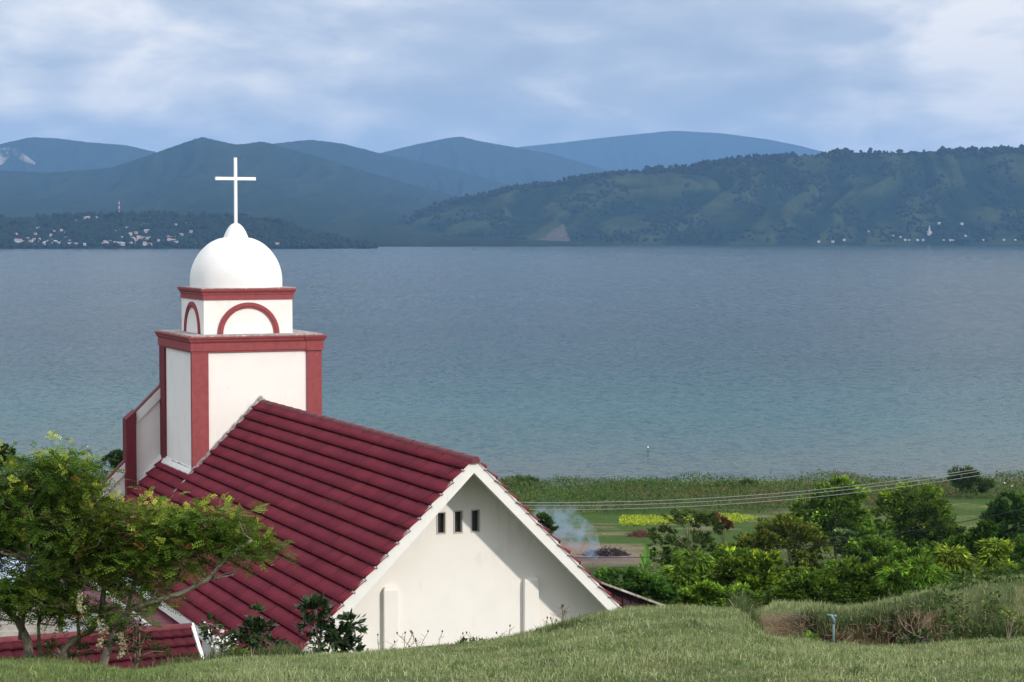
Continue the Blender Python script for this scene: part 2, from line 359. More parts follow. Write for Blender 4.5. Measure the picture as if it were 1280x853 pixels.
nn_ = n.new('ShaderNodeVectorMath'); nn_.operation = 'NORMALIZE'; l.new(pl_.outputs[0], nn_.inputs[0]); l.new(nn_.outputs[0], b.inputs['Normal'])
sp = n.new('ShaderNodeSeparateXYZ'); l.new(g.outputs['Position'], sp.inputs[0])
wob = nz(.006, (.5, 1, 1), 3); ma = n.new('ShaderNodeMath'); ma.operation = 'MULTIPLY_ADD'; l.new(wob, ma.inputs[0]); ma.inputs[1].default_value = 260; l.new(sp.outputs[1], ma.inputs[2])
mrn = n.new('ShaderNodeMapRange'); l.new(ma.outputs[0], mrn.inputs[0]); mrn.inputs[1].default_value = 430; mrn.inputs[2].default_value = 960
rp = n.new('ShaderNodeValToRGB'); l.new(mrn.outputs[0], rp.inputs[0]); q = rp.color_ramp.elements
q[0].position = 0; q[0].color = (.09, .10, .085, 1); q[1].position = 1; q[1].color = (.004, .026, .030, 1)
z = q.new(.10); z.color = (.062, .100, .092, 1); z = q.new(.30); z.color = (.022, .082, .080, 1); z = q.new(.6); z.color = (.008, .042, .046, 1)
l.new(rp.outputs[0], b.inputs['Base Color']); b.inputs['Roughness'].default_value = .16; b.inputs['IOR'].default_value = 1.16; b.inputs['Specular Tint'].default_value = (.80, .90, .90, 1); b.inputs['Specular IOR Level'].default_value = .12
ys = np.concatenate([np.linspace(240, 1000, 20), np.geomspace(1100, 17000, 24)]); xs = np.linspace(-13000, 13000, 27)
XX, YY = np.meshgrid(xs, ys); lake = mesh_np('lake_water', np.stack([XX, YY, 0*XX], -1).reshape(-1, 3), grid_faces(len(ys), len(xs)), m)
tag(lake, 'wide blue-grey rippled lake', 'lake', kind='structure')

# far hills ------------------------------------------------------------
def hill(name, pts, Y0, Yr, label, nc=420, nrow=70, seed=0, gully=.28, col=(.035, .055, .022), col2=(.09, .11, .045), grassy=.4, ext=(0, 0), colfn=None, canopy=6.0, power=.75, depthback=1500):
    P = np.array(pts, float); pxs = np.linspace(P[0, 0], P[-1, 0], nc); py = np.interp(pxs, P[:, 0], P[:, 1])
    # rounder profile
    k = np.ones(7)/7; pys = np.convolve(np.pad(py, 3, 'edge'), k, 'valid')
    u = (pxs-640)/F
    s = np.concatenate([np.linspace(0, 1, nrow), 1+np.linspace(.05, 1, 8)])
    zr = H+(290-pys)/F*Yr
    S, U = np.meshgrid(s, u, indexing='ij'); ZR = np.broadcast_to(zr, S.shape)
    Yd = np.where(S <= 1, Y0+(Yr-Y0)*S, Yr+(S-1)*depthback); Xd = U*Yr*(.93+.07*np.minimum(S, 1)) if False else U*Yd
    bx = Xd/400.; ph = fbm(bx*1.3+seed, S*1.1, 3, seed+3)*2.2
    wp = (fbm(Xd/700.+seed, S*1.2, 3, seed)-.5)*3.2+(S-.5)*(fbm(Xd/900., S*0, 2, seed+2)-.5)*2.5
    rid = 1-np.abs(2*((Xd/330.+wp) % 1)-1); rid = .68*rid**.8+.32*(1-np.abs(2*((Xd/118.+wp*2.3+S*.8) % 1)-1))     # spurs
    shape = np.minimum(S, 1)**power
    fade = np.sin(np.pi*np.clip(S, 0, 1))**.8
    z = ZR*shape*(1-gully*fade*(1-rid)) 
    z = z*(1+.10*(fbm(bx*4, S*7, 4, seed+7)-.5)*fade)
    z = np.where(S > 1, ZR*(1-(S-1)*.7), z)
    z = z+(fbm(Xd/14., Yd/14., 3, seed+9)-.5)*canopy*sm(.0, .1, S)-3*(S == 0)-2
    f = fbm(Xd/160., S*9, 5, seed+11); f2 = rid*.6+f*.6
    c = np.zeros(S.shape+(3,)); c[:] = col
    if grassy > 0: c = mixc(c, col2, sm(.56, .78, f2)*min(1, grassy*1.6))
    c = c*(.6+.8*fbm(Xd/35., Yd/35., 4, seed+13))[..., None]
    if colfn: c = colfn(c, 640+F*U, 290-(z-H)/Yd*F, S)
    o = mesh_np(name, np.stack([Xd, Yd, z], -1).reshape(-1, 3), grid_faces(len(s), nc), M['hill'], col=c.reshape(-1, 3), smooth=True)
    tag(o, label, 'hill', kind='structure')
    return Xd, Yd, z, pxs, zr
def scarp(c, px, py, S):
    n_ = (fbm(px*.15, py*.10, 4, 77)-.5)*16
    m_ = (px+n_*.5 > 667+(306-py)*1.35) & (px+n_*.3 < 713-(306-py)*.28) & (py > 280) & (py < 307)
    c = np.where(m_[..., None], c*0+np.array((.080, .068, .060))*(.7+.6*fbm(px*.6, py*.6, 3, 78))[..., None], c)
    m2 = (fbm(px*.9, py*.25, 3, 81) > .74) & (py > 232) & (py < 246) & (px > 940) & (px < 1030); return np.where(m2[..., None], np.array((.13, .13, .13)), c)
RIDGE = [(395, 308), (430, 303), (470, 293), (505, 280), (520, 266), (560, 252), (600, 245), (640, 235), (700, 226), (760, 217), (810, 212), (860, 208), (900, 201), (960, 195), (1000, 195), (1060, 190), (1110, 191), (1200, 188), (1280, 185), (1340, 184), (1450, 180)]
right_ridge = hill('cliff_hill', RIDGE, 6480, 7150, 'long steep green ridge along the far right shore', 900, 110, 5, .42, (.009, .020, .010), (.036, .048, .020), .50, colfn=scarp, canopy=7, power=.8)  # colours of this and the next hills darkened in place of cloud shadow
town_h = hill('town_hill', [(-60, 266), (0, 270), (60, 272), (110, 268), (150, 266), (220, 268), (300, 270), (360, 278), (400, 292), (440, 303), (470, 309)], 4960, 5500, 'low wooded foreshore hill behind the lakeside town', 420, 60, 11, .25, (.010, .018, .009), (.030, .038, .018), .35, canopy=10)
mtn_h = hill('mountain', [(-120, 216), (0, 213), (60, 216), (140, 210), (200, 190), (230, 179), (255, 171), (275, 177), (300, 181), (330, 177), (360, 186), (400, 196), (450, 212), (520, 232), (600, 252), (700, 275), (800, 300)], 5500, 10500, 'dark blue forested mountain with a rounded peak behind the town', 420, 80, 21, .30, (.014, .023, .011), (.026, .038, .018), .3, power=1.25)
hill('mountain', [(300, 195), (340, 180), (390, 175), (430, 180), (480, 193), (560, 210), (640, 232), (720, 262), (800, 290)], 10500, 13200, 'broad forested shoulder right of the rounded peak', 300, 50, 31, .25, (.014, .023, .011), (.026, .038, .018), .2, power=1.0)
hill('mountain', [(-200, 200), (0, 181), (40, 172), (70, 173), (110, 178), (160, 182), (195, 190), (260, 205), (330, 220)], 12500, 15000, 'pale blue mountain at the far left with cloud on its flank', 300, 50, 41, .2, (.014, .023, .011), (.026, .038, .018), .2, power=1.0)
hill('mountain', [(400, 215), (470, 193), (520, 181), (560, 173), (577, 171), (600, 177), (640, 184), (690, 193), (740, 207), (800, 225), (900, 245)], 13500, 16200, 'pale blue double-topped mountain in the middle distance', 300, 50, 51, .2, (.014, .023, .011), (.026, .038, .018), .2, power=1.0)
hill('mountain', [(560, 205), (650, 184), (700, 179), (760, 172), (840, 164), (900, 167), (960, 175), (1000, 183), (1050, 196), (1150, 215)], 19000, 22000, 'faintest far mountain with a long flat top', 300, 50, 61, .15, (.014, .023, .011), (.026, .038, .018), .2, power=1.0)

# haze box -------------------------------------------------------------
def boxmesh(mb, x0, x1, y0, y1, z0, z1): mb.solid([(x0, y0, z0), (x1, y0, z0), (x1, y1, z0), (x0, y1, z0)], [(x0, y0, z1), (x1, y0, z1), (x1, y1, z1), (x0, y1, z1)])
HAZE = 0.49e-4
hm = bpy.data.materials.new('haze'); hm.use_nodes = True; t = hm.node_tree; t.nodes.remove(t.nodes['Principled BSDF'])
pv = t.nodes.new('ShaderNodeVolumePrincipled'); pv.inputs['Density'].default_value = HAZE; pv.inputs['Color'].default_value = (.26, .52, .96, 1); pv.inputs['Anisotropy'].default_value = 0.0
t.links.new(pv.outputs[0], t.nodes['Material Output'].inputs['Volume'])
hb = MB(); boxmesh(hb, -13600, 13600, -900, 24600, -60, 1150); hz = hb.build('haze', hm); tag(hz, 'blue air haze over the lake', 'haze', kind='stuff')

# ================================================================== church
TH = math.atan(1092.0/(F/math.cos(PITCH)))
Uv = np.array((-math.sin(TH), math.cos(TH), 0)); Vv = np.array((math.cos(TH), math.sin(TH), 0)); Zv = np.array((0, 0, 1.))
G = at(592, 572.5, 58.0)
def Cc(u, v, z): return G+u*Uv+v*Vv+z*Zv
def pl(px, py, u0):
    d = ray(px, py); o = np.array((0, 0, H)); t = (u0-np.dot(o-G, Uv))/np.dot(d, Uv); p = o+d*t-G
    return float(np.dot(p, Vv)), float(p[2])
def solve_u(px, v):
    lo_, hi_ = 0, 60
    for _ in range(60):
        m_ = (lo_+hi_)/2; p = Cc(m_, v, 0); x = 640+F*p[0]/p[1]
        if x > px: lo_ = m_
        else: hi_ = m_
    return m_
UT = solve_u(325, 0)
vL, _ = pl(241.5, 480, UT); vR, _ = pl(399.8, 480, UT)
UB = solve_u(201, vL)
zcb = (pl(241, 441, UT)[1]+pl(399, 438, UT)[1])/2; zct = (pl(241, 421, UT)[1]+pl(400, 419.5, UT)[1])/2
WE = 5.79
print('UT', UT, 'v', vL, vR, 'UB', UB, 'z', zcb, zct)
gbase = Cc(8, 0, 0); gzb = gz1(gbase[0], gbase[1])
ZB = gzb-G[2]-1.2
church = empty('church', (gbase[0], gbase[1], gzb), 'white church with maroon tiled gable roof and domed bell tower', 'church')
def cbox(mb, u0, u1, v0, v1, z0, z1):
    mb.solid([Cc(u0, v0, z0), Cc(u1, v0, z0), Cc(u1, v1, z0), Cc(u0, v1, z0)], [Cc(u0, v0, z1), Cc(u1, v0, z1), Cc(u1, v1, z1), Cc(u0, v1, z1)])
def cprism(mb, vz, u0, u1):
    mb.solid([Cc(u0, a, b_) for a, b_ in vz], [Cc(u1, a, b_) for a, b_ in vz])
def uprism(mb, uz, v0, v1):
    mb.solid([Cc(a, v0, b_) for a, b_ in uz], [Cc(a, v1, b_) for a, b_ in uz])

M['tilea'] = mat('glazed_maroon_tile', (0, 0, 0), .62, .10, .22, 1.1, .002, 70, attr=True, stain=((.22, .11, .11), 2.4, .70, 1.05))
def tiled_slope(name, O, A, D, Nn, length, rows, expo, parent, period=.155, amp=.042, lift=.05, sheet=1.02, base=(.168, .021, .035), seed=1, under=True):
    """O ridge start, A along ridge, D down slope, Nn normal"""
    r_ = np.random.default_rng(seed)
    ns = int(length/period*8); a = np.linspace(0, length, ns+1)
    V = []; Fc = []; Cl = []; off = 0
    for i in range(rows):
        sh_ = (i % 2)*sheet*.5
        k = np.floor((a+sh_)/sheet).astype(int); jit = r_.normal(0, .0035, 60)[k % 60]+.010*(((a+sh_)/sheet) % 1)
        tone = r_.normal(1, .06, 60)[k % 60]; warm = r_.normal(0, .05, 60)[k % 60]
        jf = ((a+sh_)/sheet) % 1; joint = (jf < .035) | (jf > .985); corr = amp*np.abs(np.sin(math.pi*a/period))**.8+jit; corr = np.where(joint, -.012, corr)
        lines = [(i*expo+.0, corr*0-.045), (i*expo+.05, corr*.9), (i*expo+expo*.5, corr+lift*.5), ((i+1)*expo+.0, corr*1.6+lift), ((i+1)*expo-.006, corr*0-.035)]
        for s_, h in lines:
            V.append(O+a[:, None]*A+s_*D+h[:, None]*Nn)
            cc = np.array(base)[None]*tone[:, None]; cc = cc*(.16 if h.max() < 0 else 1)+np.clip(warm, -.02, .1)[:, None]*np.array((.12, .02, .01)); Cl.append(cc)  # groove and under-lip vertices darkened to paint in the shadow line between rows
        f = grid_faces(5, ns+1)+off; off += 5*(ns+1); Fc.append(f)
    V = np.concatenate(V); Cl = np.clip(np.concatenate(Cl), 0, 1)
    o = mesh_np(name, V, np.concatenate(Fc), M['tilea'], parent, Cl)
    return o
rows = 18; expo = WE*math.sqrt(2)/rows; q2 = math.sqrt(.5)
Dl = -Vv*q2-Zv*q2; Nl = -Vv*q2+Zv*q2; Dr = Vv*q2-Zv*q2; Nr = Vv*q2+Zv*q2
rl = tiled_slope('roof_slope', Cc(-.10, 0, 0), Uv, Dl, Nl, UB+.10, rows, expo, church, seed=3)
tag(rl, 'maroon left roof slope of ribbed tile rows')
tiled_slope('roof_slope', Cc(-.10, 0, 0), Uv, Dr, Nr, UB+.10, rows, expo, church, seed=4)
# ridge caps: overlapping half rounds
mb = MB(); nca = 22; Ls = (UT+.15)/nca
for i in range(nca):
    u0 = -.15+i*Ls; ring = []
    for (uu, rad) in ((u0, .135), (u0+Ls+.06, .115)):
        ring.append([Cc(uu, rad*math.cos(t_), rad*math.sin(t_)*.95-.07) for t_ in np.linspace(-.5, math.pi+.5, 12)])
    for k in range(11): mb.poly(ring[0][k], ring[0][k+1], ring[1][k+1], ring[1][k])
    mb.poly(*ring[0])
mb.build('ridge_cap', M['tileold'], church)
# barge boards, stepped along the tile rows
for sgn in (-1, 1):
    mb = MB(); 
    cprism(mb, [(0, -.03), (sgn*(WE+.05), -WE-.08), (sgn*(WE+.05), -WE-.47), (0, -.42)], -.04, .03)
    for i in range(rows):
        a0 = i*expo*q2; a1 = (i+1)*expo*q2
        cprism(mb, [(sgn*a0, -a0-.03+.004), (sgn*a0, -a0+.03), (sgn*(a1), -a1+.075), (sgn*a1, -a1-.028)], -.07, .05)
    mb.build('bargeboard', M['whitetrim'], church)
mb = MB()
for sgn in (-1, 1):
    cprism(mb, [(0, -.15), (sgn*WE, -WE-.15), (sgn*WE, -WE-.19), (0, -.19)], .033, 1.2)
mb.build('soffit', M['whitetrim'], church)
# eave fascia on the left and right
for sgn in (-1, 1):
    mb = MB(); v0 = sgn*(WE-.02); v1 = sgn*(WE+.06)
    mb.solid([Cc(.05, v0, -WE-.30), Cc(UB, v0, -WE-.30), Cc(UB, v1, -WE-.30), Cc(.05, v1, -WE-.30)], [Cc(.05, v0, -WE-.02), Cc(UB, v0, -WE-.02), Cc(UB, v1, -WE-.02), Cc(.05, v1, -WE-.02)])
    mb.build('eave_board', M['whitetrim'], church)
# gable wall with three slit openings
VW = 5.15; u0 = 1.2
wins = []
for (xa, xb, ya, yb) in ((546.6, 556.4, 640.3, 667.2), (567.9, 577.6, 638.6, 666.2), (589.3, 599.0, 637.2, 664.8)):
    a0, zt = pl(xa, ya, u0); a1, zt2 = pl(xb, ya, u0); _, zb_ = pl(xa, yb, u0); wins.append((a0, a1, zt-.02, zb_))
mb = MB(); brk = [-VW]
for q_ in wins: brk += [q_[0], q_[1]]
brk.append(VW); brk = sorted(brk+[0.0]) 
def roofz(v): return -abs(v)-.17
def colm(mb, a, b_, z0, z1a, z1b, u):
    mb.poly(Cc(u, a, z0), Cc(u, b_, z0), Cc(u, b_, z1b), Cc(u, a, z1a))
for a, b_ in zip(brk[:-1], brk[1:]):
    wn = [q_ for q_ in wins if q_[0]-1e-4 <= a and b_ <= q_[1]+1e-4]
    if wn:
        colm(mb, a, b_, ZB, wn[0][3], wn[0][3], u0); colm(mb, a, b_, wn[0][2], roofz(a), roofz(b_), u0)
    else: colm(mb, a, b_, ZB, roofz(a), roofz(b_), u0)
for (a0, a1, zt, zb_) in wins:
    P = [(a0, zb_), (a1, zb_), (a1, zt), (a0, zt)]
    for k in range(4):
        (p, q_), (r_, s_) = P[k], P[(k+1) % 4]; mb.poly(Cc(u0, p, q_), Cc(u0, r_, s_), Cc(u0+.22, r_, s_), Cc(u0+.22, p, q_))
mb.build('gable_wall', M['white'], church)
for (a0, a1, zt, zb_) in wins:
    mb = MB(); fr = .022
    for (p0, p1, z0, z1) in ((a0-fr, a0+.012, zb_-fr, zt+fr), (a1-.012, a1+fr, zb_-fr, zt+fr), (a0+.012, a1-.012, zt-.012, zt+fr), (a0+.012, a1-.012, zb_-fr, zb_+.012)): cbox(mb, u0-.018, u0+.05, p0, p1, z0, z1)
    wf = mb.build('window', M['frame'], church)
    mb = MB(); cbox(mb, u0+.14, u0+.16, a0, a1, zb_, zt); mb.build('pane', M['glass'], wf)
# pilasters on the gable
for (xa, xb, yt) in ((477, 498, 737), (652.8, 673.5, 724.5)):
    a0, zt = pl(xa+3, yt, u0-.15); a1, _ = pl(xb, yt, u0-.15)
    mb = MB(); cbox(mb, u0-.16, u0-.002, a0, a1, ZB, zt-.06)
    mb.solid([Cc(u0-.16, a0, zt-.06), Cc(u0-.002, a0, zt-.06), Cc(u0-.002, a1, zt-.06), Cc(u0-.16, a1, zt-.06)], [Cc(u0-.10, a0+.04, zt+.04), Cc(u0-.002, a0+.04, zt+.04), Cc(u0-.002, a1-.04, zt+.04), Cc(u0-.10, a1-.04, zt+.04)])
    mb.build('gable_pilaster', M['white'], church, bevel=.012)
# nave side walls and far wall
mb = MB()
for s_ in (-1, 1):
    cbox(mb, u0+.02, UB, s_*VW-.12, s_*VW+.12, ZB, -VW-.30)
mb.build('nave_wall', M['white'], church)
for i in range(6):
    uu = 3.4+i*3.3; mb = MB(); cbox(mb, uu, uu+1.1, -VW-.17, -VW-.121, -8.4, -6.6); wf = mb.build('side_window', M['red'], church)
    mb = MB(); cbox(mb, uu+.1, uu+1.0, -VW-.175, -VW-.171, -8.3, -6.7); mb.build('pane', M['dark'], wf)
# low lean-to along the left side, white boards
mb = MB(); uprism(mb, [(10.5, -7.1), (UB-1.0, -7.1), (UB-1.0, -7.3), (10.5, -7.3)], -VW-1.75, -VW-1.65); uprism(mb, [(11.5, -6.55), (UB-2, -6.55), (UB-2, -6.72), (11.5, -6.72)], -VW-1.15, -VW-1.05); mb.build('porch_board', M['whitetrim'], church)
mb = MB(); mb.solid([Cc(10.5, -VW-.13, -6.2), Cc(UB-1, -VW-.13, -6.2), Cc(UB-1, -VW-1.7, -7.1), Cc(10.5, -VW-1.7, -7.1)], [Cc(10.5, -VW-.13, -6.1), Cc(UB-1, -VW-.13, -6.1), Cc(UB-1, -VW-1.7, -7.0), Cc(10.5, -VW-1.7, -7.0)]); mb.build('porch_roof', M['tile'], church)
mb = MB(); cbox(mb, 10.6, UB-1.1, -VW-1.6, -VW-1.45, ZB, -7.15); mb.build('porch_wall', M['white'], church)

# ---- tower
tower = MB(); cbox(tower, UT, UB, vL, vR, -6.5, zcb); TW = tower.build('tower', M['white'], church)
pw_ = (pl(260.3, 480, UT)[0]-vL)
mb = MB(); cbox(mb, UT-.07, UT+.12, vL-.07, vL+pw_, -4.2, zcb); mb.build('corner_pilaster', M['red'], TW, bevel=.006)
mb = MB(); cbox(mb, UT-.07, UT+.12, vR-pw_*.93, vR+.06, -4.2, zcb); mb.build('corner_pilaster', M['red'], TW, bevel=.006)
mb = MB(); cbox(mb, UB-.80, UB+.05, vL-.08, vL+.10, -7, zcb); mb.build('corner_pilaster', M['redd'], TW, bevel=.006)
mb = MB(); cbox(mb, UB-.4, UB+.05, vR-.10, vR+.08, -7, zcb); mb.build('corner_pilaster', M['red'], TW, bevel=.006)
def cornice(mb, ua, ub, va, vb, zb_, prof):
    """prof: list of (offset, z) from bottom to top, swept round the rectangle"""
    rings = [[Cc(ua-o_, va-o_, z_), Cc(ub+o_, va-o_, z_), Cc(ub+o_, vb+o_, z_), Cc(ua-o_, vb+o_, z_)] for o_, z_ in prof]
    for r0, r1 in zip(rings[:-1], rings[1:]):
        for k in range(4): mb.poly(r0[k], r0[(k+1) % 4], r1[(k+1) % 4], r1[k])
    mb.poly(*rings[0]); mb.poly(*rings[-1])
hc = zct-zcb
mb = MB(); cornice(mb, UT, UB, vL, vR, zcb, [(.085, zcb+.002), (.085, zcb+hc*.08), (.11, zcb+hc*.10), (.11, zcb+hc*.60), (.14, zcb+hc*.66), (.17, zcb+hc*.74), (.17, zcb+hc*.80), (.21, zcb+hc*.9), (.22, zct)])
mb.build('cornice', M['red'], TW)
mb = MB(); cornice(mb, UT-.11, UT+.12, vR-pw_*.95, vR+.10, zcb, [(.02, zcb+.0), (.02, zcb+hc*.60), (.07, zcb+hc*.72), (.13, zcb+hc*.92), (.13, zct-.01)]); mb.build('cornice_block', M['red'], TW)
mb = MB(); cbox(mb, UT-.10, UB+.1, vL-.1, vR+.1, zct+.002, zct+.05); mb.build('deck', M['flash'], TW)
# belfry
UC = (UT+UB)/2; VC = (vL+vR)/2
bu = UT+.62
for _ in range(3):
    bl, zb2 = pl(254.9, 417, bu); br, _z = pl(365.6, 416, bu); half = (br-bl)/2; bu = UC-half
UF = UC-half; UBk = UC+half; vb0 = bl; vb1 = br; VCb = (bl+br)/2
zuc = (pl(254, 375.6, UF)[1]+pl(366, 374.2, UF)[1])/2; zut = (pl(253, 361.5, UF)[1]+pl(369, 360.5, UF)[1])/2
print('belfry half', half, 'UC', UC, 'VC', VC, VCb)
mb = MB(); cbox(mb, UF, UBk, vb0, vb1, zct+.04, zuc); BF = mb.build('belfry', M['white'], church)
h2 = zut-zuc
mb = MB(); cornice(mb, UF, UBk, vb0, vb1, zuc, [(.02, zuc), (.035, zuc+.002), (.035, zuc+h2*.45), (.06, zuc+h2*.5), (.06, zuc+h2*.62), (.10, zuc+h2*.72), (.13, zuc+h2*.86), (.13, zut)])
mb.build('cornice', M['red'], BF)
mb = MB(); cbox(mb, UF-.10, UBk+.10, vb0-.10, vb1+.10, zut+.002, zut+.03); mb.build('deck', M['flash'], BF)
def arch(name, fn, c, hw, z0, hgt, band, parent):
    """moulded semi-elliptic band; fn(s, z, d) -> point"""
    mb = MB(); T = np.linspace(0, math.pi, 33)
    prof = [(0, 0), (0, .05), (.35, .05), (.40, .075), (.62, .075), (.68, .05), (1, .045), (1, 0)]
    rings = []
    for t_ in T:
        ring = []
        for (f_, d_) in prof:
            a_ = hw-band*f_; b_ = hgt-band*f_; ring.append(fn(c+a_*math.cos(t_), z0+b_*math.sin(t_), d_))
        rings.append(ring)
    for r0, r1 in zip(rings[:-1], rings[1:]):
        for k in range(len(prof)-1): mb.poly(r0[k], r0[k+1], r1[k+1], r1[k])
    return mb.build(name, M['red'], parent)
a0, z0 = pl(271.8, 418.2, UF); a1, _ = pl(349, 418, UF); _, zt = pl(310, 378.2, UF); bnd = pl(278.8, 418, UF)[0]-a0
hwA = (a1-a0)/2; zA = zct+.05; hA = zt-zA
arch('arch_moulding', lambda s_, z_, d_: Cc(UF-d_, s_, z_), (a0+a1)/2, hwA, zA, hA, bnd, BF)
arch('arch_moulding', lambda s_, z_, d_: Cc(s_, vb0-d_, z_), UC, hwA, zA, hA, bnd, BF)
arch('arch_moulding', lambda s_, z_, d_: Cc(UBk+d_, s_, z_), (a0+a1)/2, hwA, zA, hA, bnd, BF)
# dome: lathe
cD = Cc(UC, VCb, 0); dY = cD[1]
def zpx(py): return float(at(640, py, dY)[2])
mpp = dY/F
prof = [(57.2, 359.5), (57.4, 352), (57.0, 345), (55.6, 337), (52.5, 328), (47.5, 319), (40.5, 310.5), (32, 303.5), (22, 298.8), (15.6, 297.4)]
fin = [(15.9, 299.5), (15.4, 297.2), (13.6, 292.5), (11.4, 288), (8.6, 283.8), (5.5, 280.8), (2.6, 279.4), (0.02, 279.1)]
cxp = 640+F*cD[0]/dY; print('dome centre px', cxp)
def lathe(name, prof, c, mt, parent, n=64):
    V = [];
    for r_, py in prof:
        z_ = zpx(py)
        for j in range(n):
            t_ = 2*math.pi*j/n; V.append((c[0]+r_*mpp*math.cos(t_), c[1]+r_*mpp*math.sin(t_), z_))
    i = np.arange(len(prof)-1)[:, None]*n; j = np.arange(n)[None]; f = np.stack([i+j, i+(j+1) % n, i+n+(j+1) % n, i+n+j], -1).reshape(-1, 4)
    return mesh_np(name, np.array(V), f, mt, parent, smooth=True)
def smoothprof(p, k=6):
    p = np.array(p); t_ = np.arange(len(p)); tt = np.linspace(0, len(p)-1, (len(p)-1)*k+1)
    def cr_(y):
        y = np.concatenate([[2*y[0]-y[1]], y, [2*y[-1]-y[-2]]]); o_ = []
        for x in tt:
            i = min(int(x), len(p)-2); f = x-i; a, b_, c_, d_ = y[i:i+4]; o_.append(.5*(2*b_+(c_-a)*f+(2*a-5*b_+4*c_-d_)*f*f+(-a+3*b_-3*c_+d_)*f**3))
        return np.array(o_)
    return list(zip(cr_(p[:, 0]), cr_(p[:, 1])))
sq = 0.985  # circular footprint of the drum seen as 115 px wide
dome = lathe('dome', smoothprof(prof), (cD[0], cD[1]), M['dome'], church)
lathe('finial', smoothprof(fin, 4), (cD[0], cD[1]), M['dome'], dome)
# cross
mb = MB(); hw_ = 1.85*mpp
zc0 = zpx(281); zc1 = zpx(197.3); za0 = zpx(225.6); za1 = zpx(221.6); arm = 25.6*mpp/ math.cos(TH)*.93
def cr_box(v0, v1, z0_, z1_, d_): 
    mb.solid([cD+v0*Vv-d_*Uv+Zv*0, cD+v1*Vv-d_*Uv, cD+v1*Vv+d_*Uv, cD+v0*Vv+d_*Uv], [0, 0, 0, 0]) 
def crb(v0, v1, z0_, z1_, d_):
    b_ = [np.array((*(cD+v*Vv+u_*Uv)[:2], 0)) for v, u_ in ((v0, -d_), (v1, -d_), (v1, d_), (v0, d_))]
    mb.solid([p+Zv*z0_ for p in b_], [p+Zv*z1_ for p in b_])
crb(-hw_, hw_, zc0-.3, zc1, hw_); crb(-arm, -hw_, za0, za1, hw_*.96); crb(hw_, arm, za0, za1, hw_*.96)
mb.build('cross', M['cross'], church, bevel=.012)
# flashing along the tower foot and the stain running on down the slope
mb = MB(); K = 40; prev = None
for i in range(K+1):
    a = i/K*(-vL+.10)
    wd = .14+.03*math.sin(i*1.7)+.03*math.sin(i*.6+1)
    p = [Cc(UT-.075-wd, -a, -a+.075+.02*math.sin(i*2.1)), Cc(UT-.08, -a, -a+.20+.02*math.sin(i*1.3))]
    if prev: mb.poly(prev[0], p[0], p[1], prev[1])
    prev = p
for s_ in (1,):
    prev = None
    for i in range(10):
        a = i/9*vR*.5; p = [Cc(UT-.2, a, -a+.09), Cc(UT-.08, a, -a+.2)]
        if prev: mb.poly(prev[0], p[0], p[1], prev[1])
        prev = p
mb.build('flashing', M['flash'], church)
mb = MB(); prev = None
for i in range(30):
    a = -vL+.05+i/29*1.9; wd = .13*(1-i/40)+.02*math.sin(i*1.9); p = [Cc(UT-.05-wd, -a, -a+.066), Cc(UT+.05, -a, -a+.066)]
    if prev: mb.poly(prev[0], p[0], p[1], prev[1])
    prev = p
mb.build('cement_streak', M['flash'], church)
# white ledge round the tower's left foot
mb = MB(); prev = None
zl = vL-.0
mb.solid([Cc(UT+.05, vL-.02, vL-.05), Cc(UB-.6, vL-.02, vL-.05), Cc(UB-.6, vL-.22, vL-.26), Cc(UT+.05, vL-.22, vL-.26)], [Cc(UT+.05, vL-.02, vL+.16), Cc(UB-.6, vL-.02, vL+.16), Cc(UB-.6, vL-.18, vL-.06), Cc(UT+.05, vL-.18, vL-.06)])
mb.build('ledge', M['whitetrim'], church)
